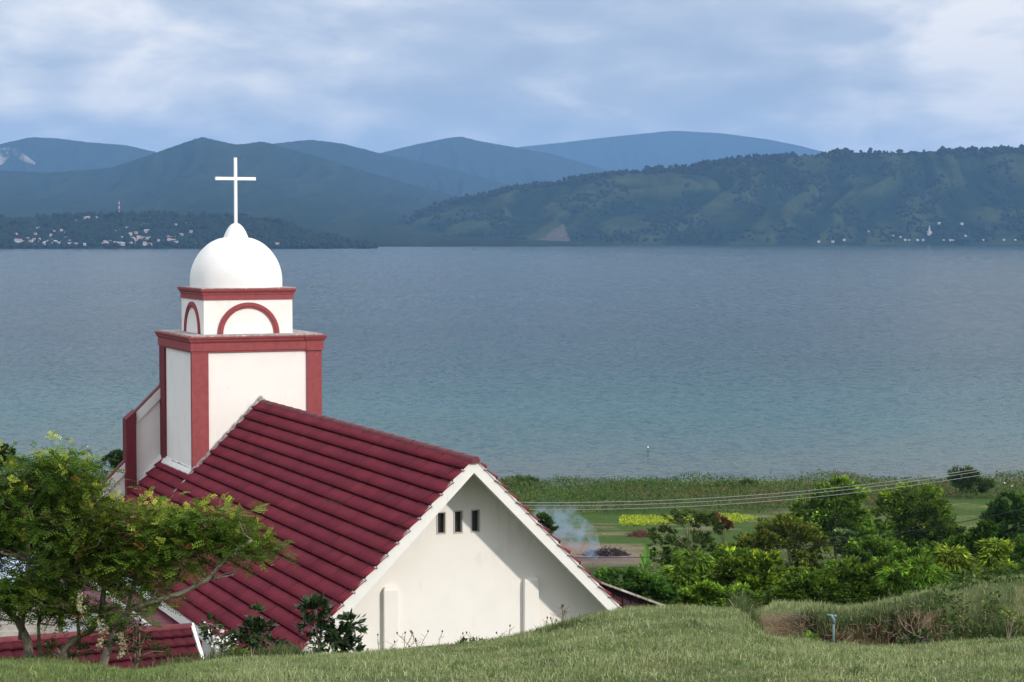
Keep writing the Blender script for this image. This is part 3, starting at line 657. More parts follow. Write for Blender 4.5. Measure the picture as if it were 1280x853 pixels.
# facade parapets, stepped, seen from behind
for sg in (-1, 1):
    def mir(P): return P if sg == -1 else [(-a, b_) for a, b_ in P]
    uF = UB
    t0 = pl(203.5, 480, uF); t1 = pl(170, 514.5, uF); b1 = (t1[0], -abs(t1[0])-.25); b0 = (t0[0]+.35, -abs(t0[0]+.35)-.25); t0 = (t0[0]+.35, t0[1]+.35)
    mb = MB(); cprism(mb, mir([t0, t1, b1, b0]), uF, uF+.22); PA = mb.build('facade_parapet', M['white'], church)
    dz = .46
    mb = MB(); cprism(mb, mir([(t0[0], t0[1]-.03), (t1[0], t1[1]-.03), (t1[0], t1[1]-dz), (t0[0], t0[1]-dz)]), uF-.10, uF-.002); mb.build('band', M['whitetrim'], PA)
    mb = MB(); cprism(mb, mir([(t0[0], t0[1]+.045), (t1[0], t1[1]+.045), (t1[0], t1[1]), (t0[0], t0[1])]), uF-.06, uF+.27); mb.build('coping', M['redd'], PA)
    # pier
    p0 = pl(157.6, 524.5, uF-.35); p1 = pl(170.2, 513.5, uF-.35)
    if sg == 1: continue
    mb = MB(); cprism(mb, mir([(p0[0], p0[1]), (p1[0], p1[1]), (p1[0], -abs(p1[0])-.4), (p0[0], -abs(p0[0])-.6)]), uF-.35, uF+.3); mb.build('facade_pier', M['redd'], church, bevel=.008)
    # lower step
    q0 = pl(159, 574, uF); q1 = (q0[0]-1.9, q0[1]-1.9)
    mb = MB(); cprism(mb, mir([q0, q1, (q1[0], q1[1]-2.5), (q0[0], q0[1]-2.5)]), uF, uF+.22); PB = mb.build('facade_parapet', M['white'], church)
    mb = MB(); cprism(mb, mir([(q0[0], q0[1]-.03), (q1[0], q1[1]-.03), (q1[0], q1[1]-dz), (q0[0], q0[1]-dz)]), uF-.10, uF-.002); mb.build('band', M['whitetrim'], PB)
    mb = MB(); cprism(mb, mir([(q0[0], q0[1]+.05), (q1[0], q1[1]+.05), (q1[0], q1[1]), (q0[0], q0[1])]), uF-.06, uF+.27); mb.build('coping', M['redd'], PB)
    # cement ledge where the roof meets the parapet
    mb = MB(); va = abs(t0[0])-.1; vb = abs(p0[0])
    mb.solid([Cc(uF-.22, sg*va, -va+.02), Cc(uF+.0, sg*va, -va+.02), Cc(uF+.0, sg*vb, -vb+.02), Cc(uF-.22, sg*vb, -vb+.02)], [Cc(uF-.20, sg*va, -va+.12), Cc(uF+.0, sg*va, -va+.24), Cc(uF+.0, sg*vb, -vb+.24), Cc(uF-.20, sg*vb, -vb+.12)])
    mb.build('cement_fillet', M['whitetrim'], church)
mb = MB(); cprism(mb, [(-VW, ZB), (-VW, -VW-.4), (vL, vL-.3), (vR, -vR-.3), (VW, -VW-.4), (VW, ZB)], UB+.01, UB+.2); mb.build('facade_wall', M['white'], church)
# right wing: dark boarded gable end under a pale roof edge
w0 = pl(735, 721, 2.2); w1 = pl(852, 763.5, 2.2)
mb = MB(); cprism(mb, [(w0[0], w0[1]-.10), (w1[0], w1[1]-.10), (w1[0], ZB), (w0[0], ZB)], 2.2, 2.3); wing = mb.build('wing_wall', M['wood'], church)
mb = MB()
nb = 11
for i in range(nb):
    a = w0[0]+(w1[0]-w0[0])*i/nb; zz = w0[1]+(w1[1]-w0[1])*i/nb; cbox(mb, 2.16, 2.199, a, a+.05, ZB, zz-.13)
mb.build('batten', M['wood'], wing)
mb = MB(); mb.solid([Cc(2.0, w0[0], w0[1]-.07), Cc(2.0, w1[0]+.3, w1[1]-.17), Cc(15, w1[0]+.3, w1[1]-.17), Cc(15, w0[0], w0[1]-.07)], [Cc(2.0, w0[0], w0[1]-.02), Cc(2.0, w1[0]+.3, w1[1]-.12), Cc(15, w1[0]+.3, w1[1]-.12), Cc(15, w0[0], w0[1]-.02)]); mb.build('wing_roof', M['tile'], church)
mb = MB(); mb.solid([Cc(1.93, w0[0], w0[1]-.06), Cc(1.93, w1[0]+.1, w1[1]-.12), Cc(1.995, w1[0]+.1, w1[1]-.12), Cc(1.995, w0[0], w0[1]-.06)], [Cc(1.93, w0[0], w0[1]+.0), Cc(1.93, w1[0]+.1, w1[1]-.05), Cc(1.995, w1[0]+.1, w1[1]-.05), Cc(1.995, w0[0], w0[1]+.0)]); mb.build('wing_bargeboard', M['flash'], church)

# ---- low tiled building in front of the church's left side
Rg = at(237, 784, 50.0); LH = 10.5; sl = R(32); 
Dh = -Uv*math.cos(sl)-Zv*math.sin(sl); Nh = -Uv*math.sin(sl)+Zv*math.cos(sl)
Dh2 = Uv*math.cos(sl)-Zv*math.sin(sl); Nh2 = Uv*math.sin(sl)+Zv*math.cos(sl)
pz = gz1(*(Rg-Vv*4)[:2])
hall = empty('tiled_outbuilding', (*(Rg-Vv*4)[:2], pz), 'low white outbuilding under a maroon pantile roof between trees and church', 'outbuilding')
O0 = Rg-Vv*LH
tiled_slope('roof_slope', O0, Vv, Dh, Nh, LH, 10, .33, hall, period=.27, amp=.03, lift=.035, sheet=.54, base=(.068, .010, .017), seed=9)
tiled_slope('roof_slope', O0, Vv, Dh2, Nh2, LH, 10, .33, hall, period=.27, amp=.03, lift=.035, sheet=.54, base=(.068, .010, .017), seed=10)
mb = MB(); mb.tube([O0+Zv*.0, Rg+Vv*.05], [.10, .10], 12); mb.build('ridge_cap', M['tileold'], hall)
mb = MB(); 
for D_ in (Dh, Dh2):
    mb.solid([Rg+Vv*.02+Zv*-.15, Rg+Vv*.02+D_*3.35-Zv*.15, Rg+Vv*.10+D_*3.35-Zv*.15, Rg+Vv*.10-Zv*.15], [Rg+Vv*.02+Zv*.10, Rg+Vv*.02+D_*3.35+Zv*.10, Rg+Vv*.10+D_*3.35+Zv*.10, Rg+Vv*.10+Zv*.10])
mb.build('bargeboard', M['whitetrim'], hall)
mb = MB(); hh = 2.6; zz0 = pz-2
E1 = Rg-Vv*.3; E0 = O0+Vv*.3; ww = 2.5
mb.solid([np.array((*(E0-Uv*ww)[:2], zz0)), np.array((*(E1-Uv*ww)[:2], zz0)), np.array((*(E1+Uv*ww)[:2], zz0)), np.array((*(E0+Uv*ww)[:2], zz0))], [np.array((*(p)[:2], Rg[2]-1.75)) for p in (E0-Uv*ww, E1-Uv*ww, E1+Uv*ww, E0+Uv*ww)])
mb.build('wall', M['white'], hall)
# ---- blue-roofed shed and stone steps far left
S0 = at(-10, 716, 66.0)
shed = empty('shed', (S0[0], S0[1], gz1(S0[0], S0[1])), 'grey stone shed with pale blue sheet roof at the far left edge', 'shed')
sx_, sy_ = S0[0], S0[1]; gsz = gz1(sx_, sy_)-1.5
mb = MB(); boxmesh(mb, sx_-2.2, sx_+.55, sy_, sy_+3, gsz, S0[2]-.75); mb.build('wall', M['stone'], shed)
mb = MB(); mb.solid([(sx_-2.5, sy_-.4, S0[2]-.80), (sx_+.85, sy_-.4, S0[2]-.80), (sx_+.6, sy_+3.3, S0[2]-.05), (sx_-2.5, sy_+3.3, S0[2]-.05)], [(sx_-2.5, sy_-.4, S0[2]-.75), (sx_+.85, sy_-.4, S0[2]-.75), (sx_+.6, sy_+3.3, S0[2]), (sx_-2.5, sy_+3.3, S0[2])]); mb.build('roof', M['blueroof'], shed)
st = at(10, 772, 60.0); mb = MB()
for i in range(9): boxmesh(mb, st[0]-2.0, st[0]+.75, st[1]+i*.36, st[1]+(i+1)*.36, st[2]-3.0, st[2]-.9+i*.17)
so = mb.build('stone_steps', M['stone'], base=(st[0], st[1], gz1(st[0], st[1]))); tag(so, 'weathered grey stone steps below the blue roofed shed', 'steps')

# ================================================================== vegetation helpers
def unit(a): return a/np.maximum(np.linalg.norm(a, axis=-1, keepdims=True), 1e-9)
def cards(P, Ln, Wd, up=0.2, rg=rng, D=None, fold=.18):
    n_ = len(P); Ln = np.broadcast_to(Ln, n_)[:, None]; Wd = np.broadcast_to(Wd, n_)[:, None]
    d = rg.normal(size=(n_, 3)) if D is None else D+rg.normal(size=(n_, 3))*.35
    d[:, 2] = d[:, 2]*.7+up; d = unit(d); q = rg.normal(size=(n_, 3)); q[:, 2] *= .35; s_ = unit(np.cross(d, np.cross(q, d))); nn = np.cross(d, s_)
    m_ = P+d*Ln*.48
    V = np.stack([P, m_+s_*Wd*.5+nn*Wd*fold, P+d*Ln, m_-s_*Wd*.5+nn*Wd*fold], 1)
    return V.reshape(-1, 3)
def quads(n_): return np.arange(n_*4).reshape(-1, 4)
LIGHT = (.150, .205, .030); MID = (.060, .100, .022); DARK = (.026, .050, .014); YEL = (.26, .28, .045); OLIVE = (.095, .105, .030); BROWN = (.13, .085, .035); PALE = (.20, .23, .12)
def shade(cols, n_, rg, s=.22):
    return np.clip(cols*(1+rg.normal(0, s, (n_, 1))), .004, .9)
def plant(name, label, cat, px0, Y, blobs, n=2500, leaf=.25, ar=.45, c0=MID, c1=LIGHT, tip=.5, up=.15, trunk=.10, limbs=7, nclump=26, cl=.30, group=None, mt='leaf', bark='barkd', seed=0, zbase=None, droop=0, trunkpath=None, depth=.8, hollow=.45, lean=0, crownname='foliage'):
    """blobs: (px, py, rx, ry) of crown lobes as seen at depth Y"""
    rg = np.random.default_rng(seed+int(px0)*7+int(Y)); k = Y/F
    if mt == 'leaf' and Y > 50: n = int(n*2.3); c0 = (c0[0]*1.1, c0[1]*1.3, c0[2]*.8); c1 = (c1[0]*1.75, c1[1]*2.0, c1[2]*.9); hollow = .15; nclump = int(nclump*1.7); cl *= .72; leaf *= 1.12
    x0 = (px0-640)/F*Y; gz_ = gz1(x0, Y) if zbase is None else zbase
    root = empty(name, (x0, Y, gz_), label, cat, group)
    C_ = []; Rr = []; Wt = []
    for (bx, by, rx, ry) in blobs:
        C_.append(at(bx, by, Y)+np.array((0, rg.uniform(-.3, .3)*rx*k, 0))); rx *= 1.14; ry *= 1.14; Rr.append((rx*k, max(rx, ry)*k*depth, ry*k)); Wt.append(rx*ry)
    C_ = np.array(C_); Rr = np.array(Rr); Wt = np.array(Wt, float); Wt /= Wt.sum()
    # sub-clumps
    nb_ = nclump*max(1, len(blobs)); bi = rg.choice(len(blobs), nb_, p=Wt)
    dr = unit(rg.normal(size=(nb_, 3))); rad = rg.uniform(hollow, 1, (nb_, 1))**.6
    cc = C_[bi]+dr*rad*Rr[bi]*(1-cl*.55)
    size = (Rr[bi].mean(1)*cl)*rg.uniform(.55, 1.35, nb_)
    tone = rg.normal(0, .22, nb_)
    ci = rg.integers(0, nb_, n); off = rg.normal(size=(n, 3)); off = unit(off)*rg.uniform(.15, 1, (n, 1))**.5*size[ci][:, None]; off[:, 2] *= .75
    P = cc[ci]+off
    outw = unit(P-C_[bi[ci]]); D = outw+np.array((0, 0, -droop))
    V = cards(P, leaf*rg.uniform(.6, 1.25, n), leaf*ar*rg.uniform(.7, 1.2, n), up, rg, D)
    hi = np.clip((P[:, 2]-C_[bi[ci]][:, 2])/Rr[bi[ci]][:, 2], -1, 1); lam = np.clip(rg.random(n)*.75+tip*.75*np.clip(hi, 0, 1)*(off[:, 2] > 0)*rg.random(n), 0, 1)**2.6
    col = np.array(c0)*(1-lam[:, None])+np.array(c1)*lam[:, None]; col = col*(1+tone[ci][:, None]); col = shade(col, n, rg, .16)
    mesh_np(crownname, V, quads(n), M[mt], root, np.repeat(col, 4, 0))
    if trunk:
        mb = MB(); tr = trunk; base = np.array((x0, Y, gz_-.15)); top = C_[np.argmax(C_[:, 2])]*.5+C_.mean(0)*.5
        if trunkpath: pts = [base]+[at(a, b_, Y) for a, b_ in trunkpath]
        else:
            pts = [base]; 
            for f_ in (.3, .6, 1): p = base*(1-f_)+top*f_; p[0] += rg.normal()*.04*np.linalg.norm(top-base); pts.append(p)
        mb.tube(pts, list(np.linspace(tr, tr*.45, len(pts))), 7)
        for i_ in rg.choice(nb_, min(limbs, nb_), replace=False):
            f_ = rg.uniform(.25, .9); j = f_*(len(pts)-1); j0 = int(j); p0 = pts[j0]*(1-(j-j0))+pts[min(j0+1, len(pts)-1)]*(j-j0)
            e_ = cc[i_]; md = (p0+e_)/2+np.array((0, 0, .12*np.linalg.norm(e_-p0)))
            mb.tube([p0, md, e_], [tr*.45, tr*.28, tr*.12], 5)
        mb.build('trunk', M[bark], root, smooth=True)
    return root

# ---------------------------------------------------------------- shore thicket, field crop, undergrowth (masses)
def scatter(n_, p0, p1, d0, d1, rg, pw_=0): 
    px = rg.uniform(p0, p1, n_); d = rg.uniform(d0, d1, n_); return px, d, (px-640)/F*d
rg = np.random.default_rng(11); n_ = 95000
px, d, x = scatter(n_, -150, 1420, 280, 327, rg)
mound = fbm(x*.10, d*.10, 4, 90); mound = .5+2.3*np.clip((mound-.30)*2.0, 0, 1)
big = sm(330, 318, d)*.2+.8
gzv = ground_z(x, d); h = rg.random(n_)**.55*mound*big; P = np.stack([x, d, gzv+h], 1)
keep = ~((px > 1175) & (px < 1262) & (d < 300)); keep &= ~((px > 0) & (px < 0)); P = P[keep]; h = h[keep]; mm = mound[keep]; xk = x[keep]; dk = d[keep]; n_ = len(P)
V = cards(P, rg.uniform(.25, .65, n_), rg.uniform(.08, .22, n_), .8, rg)
br = sm(.40, .56, fbm(xk*.035, dk*.07, 3, 93))*sm(.5, 1, h/mm)
col = np.array((.070, .120, .024))*(1-br[:, None])+np.array((.135, .105, .042))*br[:, None]
col = np.where((fbm(xk*.15, dk*.15, 3, 95) > .60)[:, None], np.array((.085, .13, .030)), col)
o = mesh_np('shoreline_thicket', V, quads(n_), M['leaf'], None, np.repeat(shade(col, n_, rg, .3), 4, 0)); tag(o, 'brownish green thicket of reeds and scrub along the near shore', 'reeds', kind='stuff')
n_ = 9000; px, d, x = scatter(n_, 776, 948, 266, 279, rg); k_ = (fbm(x*.6, d*.6, 2, 97) > .28) & (np.abs((d-272.5-(px-860)*.02)/5.5) < .8+.25*np.sin(px*.05)-.6*sm(915, 948, px)); x = x[k_]; d = d[k_]; n_ = len(x)
P = np.stack([x, d, ground_z(x, d)+rg.random(n_)*.28], 1); V = cards(P, rg.uniform(.2, .42, n_), rg.uniform(.12, .22, n_), .3, rg)
o = mesh_np('crop_patch', V, quads(n_), M['leaf'], None, np.repeat(shade(np.tile((.34, .42, .035), (n_, 1)), n_, rg, .2), 4, 0)); tag(o, 'long patch of bright yellow green crop in the field', 'crop', kind='stuff')
# field tufts
n_ = 34000; px, d, x = scatter(n_, 630, 1400, 200, 290, rg); fxm = ((px > 690) & (px < 850) & (d > 212) & (d < 250)) & (rg.random(n_) < .85); x = x[~fxm]; d = d[~fxm]; n_ = len(x)
P = np.stack([x, d, ground_z(x, d)], 1); V = cards(P, rg.uniform(.05, .15, n_), rg.uniform(.05, .12, n_), .6, rg)
o = mesh_np('field_grass', V, quads(n_), M['leaf'], None, np.repeat(shade(np.tile((.085, .135, .026), (n_, 1)), n_, rg, .35), 4, 0)); tag(o, 'rough green grass on the lakeside field', 'grass', kind='stuff')
# undergrowth on the slope
n_ = 120000; px = rg.uniform(-80, 1400, n_); d = 27+(rg.random(n_)**.8)*185; x = (px-640)/F*d
inchurch = (px > 150) & (px < 735) & (d > 28) & (d < 200); low = (px < 200); ok_ = ~inchurch & ~((px < 330) & (d < 75)); ok_ &= ~((px < 800) & (px > 690) & (d > 170)); x = x[ok_]; d = d[ok_]; px = px[ok_]; n_ = len(x)
md_ = fbm(x*.28, d*.20, 4, 101); hmax = np.clip((md_-.3)*4, .12, 1)*np.where(d < 40, .45, 1.0+d*.006)
# not inside the building on the right flank
rel = np.stack([x, d], 1)-G[:2]; uu = rel@Uv[:2]; vv = rel@Vv[:2]; ok_ = ~((uu > 0) & (uu < 26) & (vv > -8) & (vv < 9)); x = x[ok_]; d = d[ok_]; hmax = hmax[ok_]; md_ = md_[ok_]; n_ = len(x)
P = np.stack([x, d, ground_z(x, d)+rg.random(n_)**.7*hmax], 1); sc_ = .05+.0016*d
V = cards(P, sc_*rg.uniform(.6, 1.3, n_), sc_*.45*rg.uniform(.6, 1.3, n_), .25, rg)
t_ = sm(.42, .62, fbm(x*.2, d*.2, 3, 105))[:, None]; col = np.array((.060, .100, .020))*(1-t_)+np.array((.14, .19, .035))*t_
o = mesh_np('undergrowth', V, quads(n_), M['leaf'], None, np.repeat(shade(col, n_, rg, .28), 4, 0)); tag(o, 'dense green undergrowth covering the slope below the lawn', 'undergrowth', kind='stuff')

# ---------------------------------------------------------------- trees and shrubs on the slope and the field, one by one
TG = 'trees and shrubs on the slope'
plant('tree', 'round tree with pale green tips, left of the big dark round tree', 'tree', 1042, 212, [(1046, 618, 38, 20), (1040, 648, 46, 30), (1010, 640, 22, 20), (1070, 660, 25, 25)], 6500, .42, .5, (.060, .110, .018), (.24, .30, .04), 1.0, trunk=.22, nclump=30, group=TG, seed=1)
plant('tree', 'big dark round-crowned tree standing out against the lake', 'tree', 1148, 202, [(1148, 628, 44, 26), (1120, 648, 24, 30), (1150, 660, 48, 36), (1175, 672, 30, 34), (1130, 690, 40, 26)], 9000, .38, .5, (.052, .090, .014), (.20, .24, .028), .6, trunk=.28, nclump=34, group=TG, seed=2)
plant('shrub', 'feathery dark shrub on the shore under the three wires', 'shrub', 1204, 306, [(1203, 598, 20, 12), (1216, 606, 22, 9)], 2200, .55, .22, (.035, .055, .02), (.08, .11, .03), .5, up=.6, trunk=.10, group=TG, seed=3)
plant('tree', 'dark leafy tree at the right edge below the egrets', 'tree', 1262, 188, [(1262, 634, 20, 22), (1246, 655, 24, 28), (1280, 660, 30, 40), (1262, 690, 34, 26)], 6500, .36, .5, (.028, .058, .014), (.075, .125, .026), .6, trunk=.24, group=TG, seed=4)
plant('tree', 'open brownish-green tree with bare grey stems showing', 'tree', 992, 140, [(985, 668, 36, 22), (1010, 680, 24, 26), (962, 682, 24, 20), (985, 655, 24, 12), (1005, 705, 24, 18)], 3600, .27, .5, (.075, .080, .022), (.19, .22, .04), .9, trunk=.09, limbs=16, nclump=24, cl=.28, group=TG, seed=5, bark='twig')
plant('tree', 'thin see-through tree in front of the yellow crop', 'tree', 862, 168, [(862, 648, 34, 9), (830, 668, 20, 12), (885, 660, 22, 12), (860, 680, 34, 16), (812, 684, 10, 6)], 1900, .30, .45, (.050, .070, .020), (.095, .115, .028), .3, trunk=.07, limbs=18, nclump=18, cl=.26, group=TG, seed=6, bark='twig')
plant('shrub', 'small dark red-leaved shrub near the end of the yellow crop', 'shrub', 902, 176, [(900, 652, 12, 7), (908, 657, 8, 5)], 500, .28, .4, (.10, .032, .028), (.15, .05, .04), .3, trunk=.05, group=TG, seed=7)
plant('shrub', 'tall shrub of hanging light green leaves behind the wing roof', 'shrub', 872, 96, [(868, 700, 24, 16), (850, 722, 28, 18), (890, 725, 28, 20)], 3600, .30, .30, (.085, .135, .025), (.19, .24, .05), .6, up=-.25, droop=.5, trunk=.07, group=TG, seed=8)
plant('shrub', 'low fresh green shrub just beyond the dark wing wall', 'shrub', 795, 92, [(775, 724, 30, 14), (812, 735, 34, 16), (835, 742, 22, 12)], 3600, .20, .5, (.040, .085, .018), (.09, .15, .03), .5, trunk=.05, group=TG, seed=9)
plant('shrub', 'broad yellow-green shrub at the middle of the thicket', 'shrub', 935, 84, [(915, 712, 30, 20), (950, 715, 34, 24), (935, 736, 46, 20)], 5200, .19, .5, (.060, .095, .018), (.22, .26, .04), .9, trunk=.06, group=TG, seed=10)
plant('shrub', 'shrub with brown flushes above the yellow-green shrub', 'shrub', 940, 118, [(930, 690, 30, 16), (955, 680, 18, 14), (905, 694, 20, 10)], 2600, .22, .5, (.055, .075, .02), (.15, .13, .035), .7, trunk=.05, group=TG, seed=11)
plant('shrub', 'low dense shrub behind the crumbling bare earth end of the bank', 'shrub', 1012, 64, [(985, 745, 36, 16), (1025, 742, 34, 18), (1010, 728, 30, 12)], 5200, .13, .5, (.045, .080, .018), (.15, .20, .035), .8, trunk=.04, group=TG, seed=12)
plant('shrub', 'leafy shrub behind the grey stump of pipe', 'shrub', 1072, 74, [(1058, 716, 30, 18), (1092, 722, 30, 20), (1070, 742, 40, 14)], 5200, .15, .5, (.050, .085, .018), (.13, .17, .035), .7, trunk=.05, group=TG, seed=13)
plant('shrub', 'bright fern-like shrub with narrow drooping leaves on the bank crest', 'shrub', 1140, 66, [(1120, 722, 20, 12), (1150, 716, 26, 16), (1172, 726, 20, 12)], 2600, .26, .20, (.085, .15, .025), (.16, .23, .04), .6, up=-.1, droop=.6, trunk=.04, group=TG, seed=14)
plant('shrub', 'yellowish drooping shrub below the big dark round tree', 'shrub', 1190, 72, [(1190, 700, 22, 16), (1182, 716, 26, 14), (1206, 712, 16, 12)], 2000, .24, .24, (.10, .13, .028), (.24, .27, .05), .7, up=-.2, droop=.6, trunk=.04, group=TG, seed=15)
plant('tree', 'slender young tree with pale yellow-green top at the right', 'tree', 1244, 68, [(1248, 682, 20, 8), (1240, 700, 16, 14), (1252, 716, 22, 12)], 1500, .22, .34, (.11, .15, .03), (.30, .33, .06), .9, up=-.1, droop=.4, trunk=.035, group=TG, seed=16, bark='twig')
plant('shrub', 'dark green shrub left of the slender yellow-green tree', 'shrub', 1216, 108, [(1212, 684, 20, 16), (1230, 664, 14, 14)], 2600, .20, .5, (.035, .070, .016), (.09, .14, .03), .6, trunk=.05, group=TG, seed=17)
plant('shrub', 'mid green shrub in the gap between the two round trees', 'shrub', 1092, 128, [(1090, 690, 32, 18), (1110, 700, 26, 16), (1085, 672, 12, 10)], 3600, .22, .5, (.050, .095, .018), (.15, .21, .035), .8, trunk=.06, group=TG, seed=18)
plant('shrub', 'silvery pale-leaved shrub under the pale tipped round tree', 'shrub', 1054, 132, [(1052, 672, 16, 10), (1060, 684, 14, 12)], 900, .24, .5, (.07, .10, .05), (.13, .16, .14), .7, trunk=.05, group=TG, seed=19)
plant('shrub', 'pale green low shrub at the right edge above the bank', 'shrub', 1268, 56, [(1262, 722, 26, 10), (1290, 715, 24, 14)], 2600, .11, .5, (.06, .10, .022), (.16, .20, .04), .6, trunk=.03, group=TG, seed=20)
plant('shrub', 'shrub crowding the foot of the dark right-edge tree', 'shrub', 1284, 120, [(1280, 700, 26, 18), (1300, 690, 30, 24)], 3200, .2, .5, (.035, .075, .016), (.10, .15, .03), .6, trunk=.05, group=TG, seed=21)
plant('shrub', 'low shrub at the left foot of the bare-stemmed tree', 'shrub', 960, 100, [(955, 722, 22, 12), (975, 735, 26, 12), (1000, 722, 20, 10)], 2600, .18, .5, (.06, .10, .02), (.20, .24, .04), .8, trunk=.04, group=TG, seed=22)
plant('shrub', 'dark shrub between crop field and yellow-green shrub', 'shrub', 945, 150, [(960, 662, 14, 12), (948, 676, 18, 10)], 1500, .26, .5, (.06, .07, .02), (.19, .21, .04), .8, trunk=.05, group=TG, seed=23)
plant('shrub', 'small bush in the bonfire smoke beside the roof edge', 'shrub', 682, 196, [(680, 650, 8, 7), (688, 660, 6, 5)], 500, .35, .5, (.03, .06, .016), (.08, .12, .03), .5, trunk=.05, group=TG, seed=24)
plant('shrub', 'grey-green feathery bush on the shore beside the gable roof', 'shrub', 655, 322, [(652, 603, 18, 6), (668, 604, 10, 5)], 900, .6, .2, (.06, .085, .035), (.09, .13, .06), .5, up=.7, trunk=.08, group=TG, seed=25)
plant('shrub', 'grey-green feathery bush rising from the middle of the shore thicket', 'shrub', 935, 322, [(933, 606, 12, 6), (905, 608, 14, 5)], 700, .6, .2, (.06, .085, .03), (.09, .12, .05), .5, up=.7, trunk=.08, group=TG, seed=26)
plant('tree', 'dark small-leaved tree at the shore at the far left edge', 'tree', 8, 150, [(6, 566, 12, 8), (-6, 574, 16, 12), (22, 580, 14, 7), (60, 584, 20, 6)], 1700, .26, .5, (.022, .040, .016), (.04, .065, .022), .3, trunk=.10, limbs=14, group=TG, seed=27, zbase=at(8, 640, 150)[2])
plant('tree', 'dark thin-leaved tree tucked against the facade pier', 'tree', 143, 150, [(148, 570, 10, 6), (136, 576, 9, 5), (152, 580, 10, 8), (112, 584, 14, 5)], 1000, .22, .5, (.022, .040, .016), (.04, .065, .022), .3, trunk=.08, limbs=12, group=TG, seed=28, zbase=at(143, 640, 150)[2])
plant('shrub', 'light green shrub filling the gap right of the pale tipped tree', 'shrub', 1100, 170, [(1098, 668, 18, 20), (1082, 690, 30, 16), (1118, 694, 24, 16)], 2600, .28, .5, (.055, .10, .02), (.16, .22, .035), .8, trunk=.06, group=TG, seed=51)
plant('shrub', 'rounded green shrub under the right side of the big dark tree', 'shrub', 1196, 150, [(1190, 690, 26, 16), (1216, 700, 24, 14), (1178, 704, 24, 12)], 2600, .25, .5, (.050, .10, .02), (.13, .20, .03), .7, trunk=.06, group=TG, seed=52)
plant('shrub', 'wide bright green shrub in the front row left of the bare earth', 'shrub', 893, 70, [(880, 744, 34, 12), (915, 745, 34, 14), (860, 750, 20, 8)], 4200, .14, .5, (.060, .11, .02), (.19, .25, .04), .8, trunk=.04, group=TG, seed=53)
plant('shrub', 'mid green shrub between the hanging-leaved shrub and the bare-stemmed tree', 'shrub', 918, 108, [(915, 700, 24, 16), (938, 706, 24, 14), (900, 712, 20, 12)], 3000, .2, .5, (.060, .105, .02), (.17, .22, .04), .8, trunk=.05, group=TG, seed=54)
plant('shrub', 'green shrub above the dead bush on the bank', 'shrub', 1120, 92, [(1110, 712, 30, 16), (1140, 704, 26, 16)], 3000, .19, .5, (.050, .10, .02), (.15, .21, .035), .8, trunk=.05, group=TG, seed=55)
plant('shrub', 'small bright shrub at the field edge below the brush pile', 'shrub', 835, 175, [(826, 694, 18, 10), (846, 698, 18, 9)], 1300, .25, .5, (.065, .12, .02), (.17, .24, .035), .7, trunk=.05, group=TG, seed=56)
# banana-like plant
bpx = at(808, 712, 120); bz = gz1(bpx[0], 120); mb = MB(); base = np.array((bpx[0], 120, bz))
ban = empty('banana_plant', base, 'young banana plant with one tall upright bright leaf near the bonfire', 'plant')
def bigleaf(mb, p0, tip, wd, side):
    n_ = 8; pr = None
    for i in range(n_+1):
        f_ = i/n_; p = p0*(1-f_)+tip*f_; w_ = wd*math.sin(math.pi*min(1, f_*.93+.07))**.6
        r = (p-side*w_+np.array((0, -.04*0, .0)), p+np.array((0, .06, 0)), p+side*w_)
        if pr: mb.poly(pr[0], r[0], r[1], pr[1]); mb.poly(pr[1], r[1], r[2], pr[2])
        pr = r
M['banana'] = mat('banana_leaf', (.11, .24, .035), .45, .4, .15, 6, transl=.25)
t1 = at(808, 680, 120); bigleaf(mb, at(808, 706, 120), t1, .21, np.array((1, 0, .1))); bigleaf(mb, at(806, 712, 120), at(800, 692, 120), .14, np.array((.8, .3, 0))); bigleaf(mb, at(809, 712, 120), at(816, 698, 119.8), .12, np.array((.7, .5, 0)))
mb.build('leaves', M['banana'], ban); mb = MB(); mb.tube([base, at(808, 706, 120)], [.09, .06], 8); mb.build('stem', M['banana'], ban)

# ---------------------------------------------------------------- bonfire, brush piles, smoke
def brush(name, label, px, py, Y, rx, hz_, n_, mt, seed):
    rg = np.random.default_rng(seed); c = at(px, py, Y); z0 = gz1(c[0], c[1]); mb = MB()
    for i in range(n_):
        a = rg.uniform(0, 6.28); rr_ = rx*math.sqrt(rg.random()); p = np.array((c[0]+rr_*math.cos(a), c[1]+.6*rr_*math.sin(a), z0+hz_*(1-(rr_/rx)**2)*rg.random())); d_ = unit(rg.normal(size=3)*np.array((1, .6, .45))); l_ = rg.uniform(.3, .8)*rx*.6
        mb.tube([p-d_*l_*.5, p+d_*l_*.1+np.array((0, 0, .05)), p+d_*l_*.5], [.03, .03, .012], 4)
    o = mb.build(name, mt, base=(c[0], c[1], z0)); tag(o, label, 'brush pile'); return o
M['redbrush'] = mat('dry_reddish_brush', (.13, .055, .045), .95, .05, .3, 4)
M['char'] = mat('charred_brush', (.035, .03, .035), .95, .05, .3, 4)
brush('brush_pile', 'heap of reddish dry branches on the bare field', 802, 668, 254, 1.7, .9, 260, M['redbrush'], 1)
brush('brush_pile', 'charred dark branches smouldering at the foot of the smoke', 757, 692, 236, 2.6, .9, 260, M['char'], 2)
sm_ = bpy.data.materials.new('smoke'); sm_.use_nodes = True; t = sm_.node_tree; t.nodes.remove(t.nodes['Principled BSDF'])
pv = t.nodes.new('ShaderNodeVolumePrincipled'); pv.inputs['Color'].default_value = (.55, .75, 1.0, 1)
g = t.nodes.new('ShaderNodeNewGeometry'); q = t.nodes.new('ShaderNodeTexNoise'); q.inputs['Scale'].default_value = .55; q.inputs['Detail'].default_value = 5; q.inputs['Distortion'].default_value = .8; t.links.new(g.outputs['Position'], q.inputs[0])
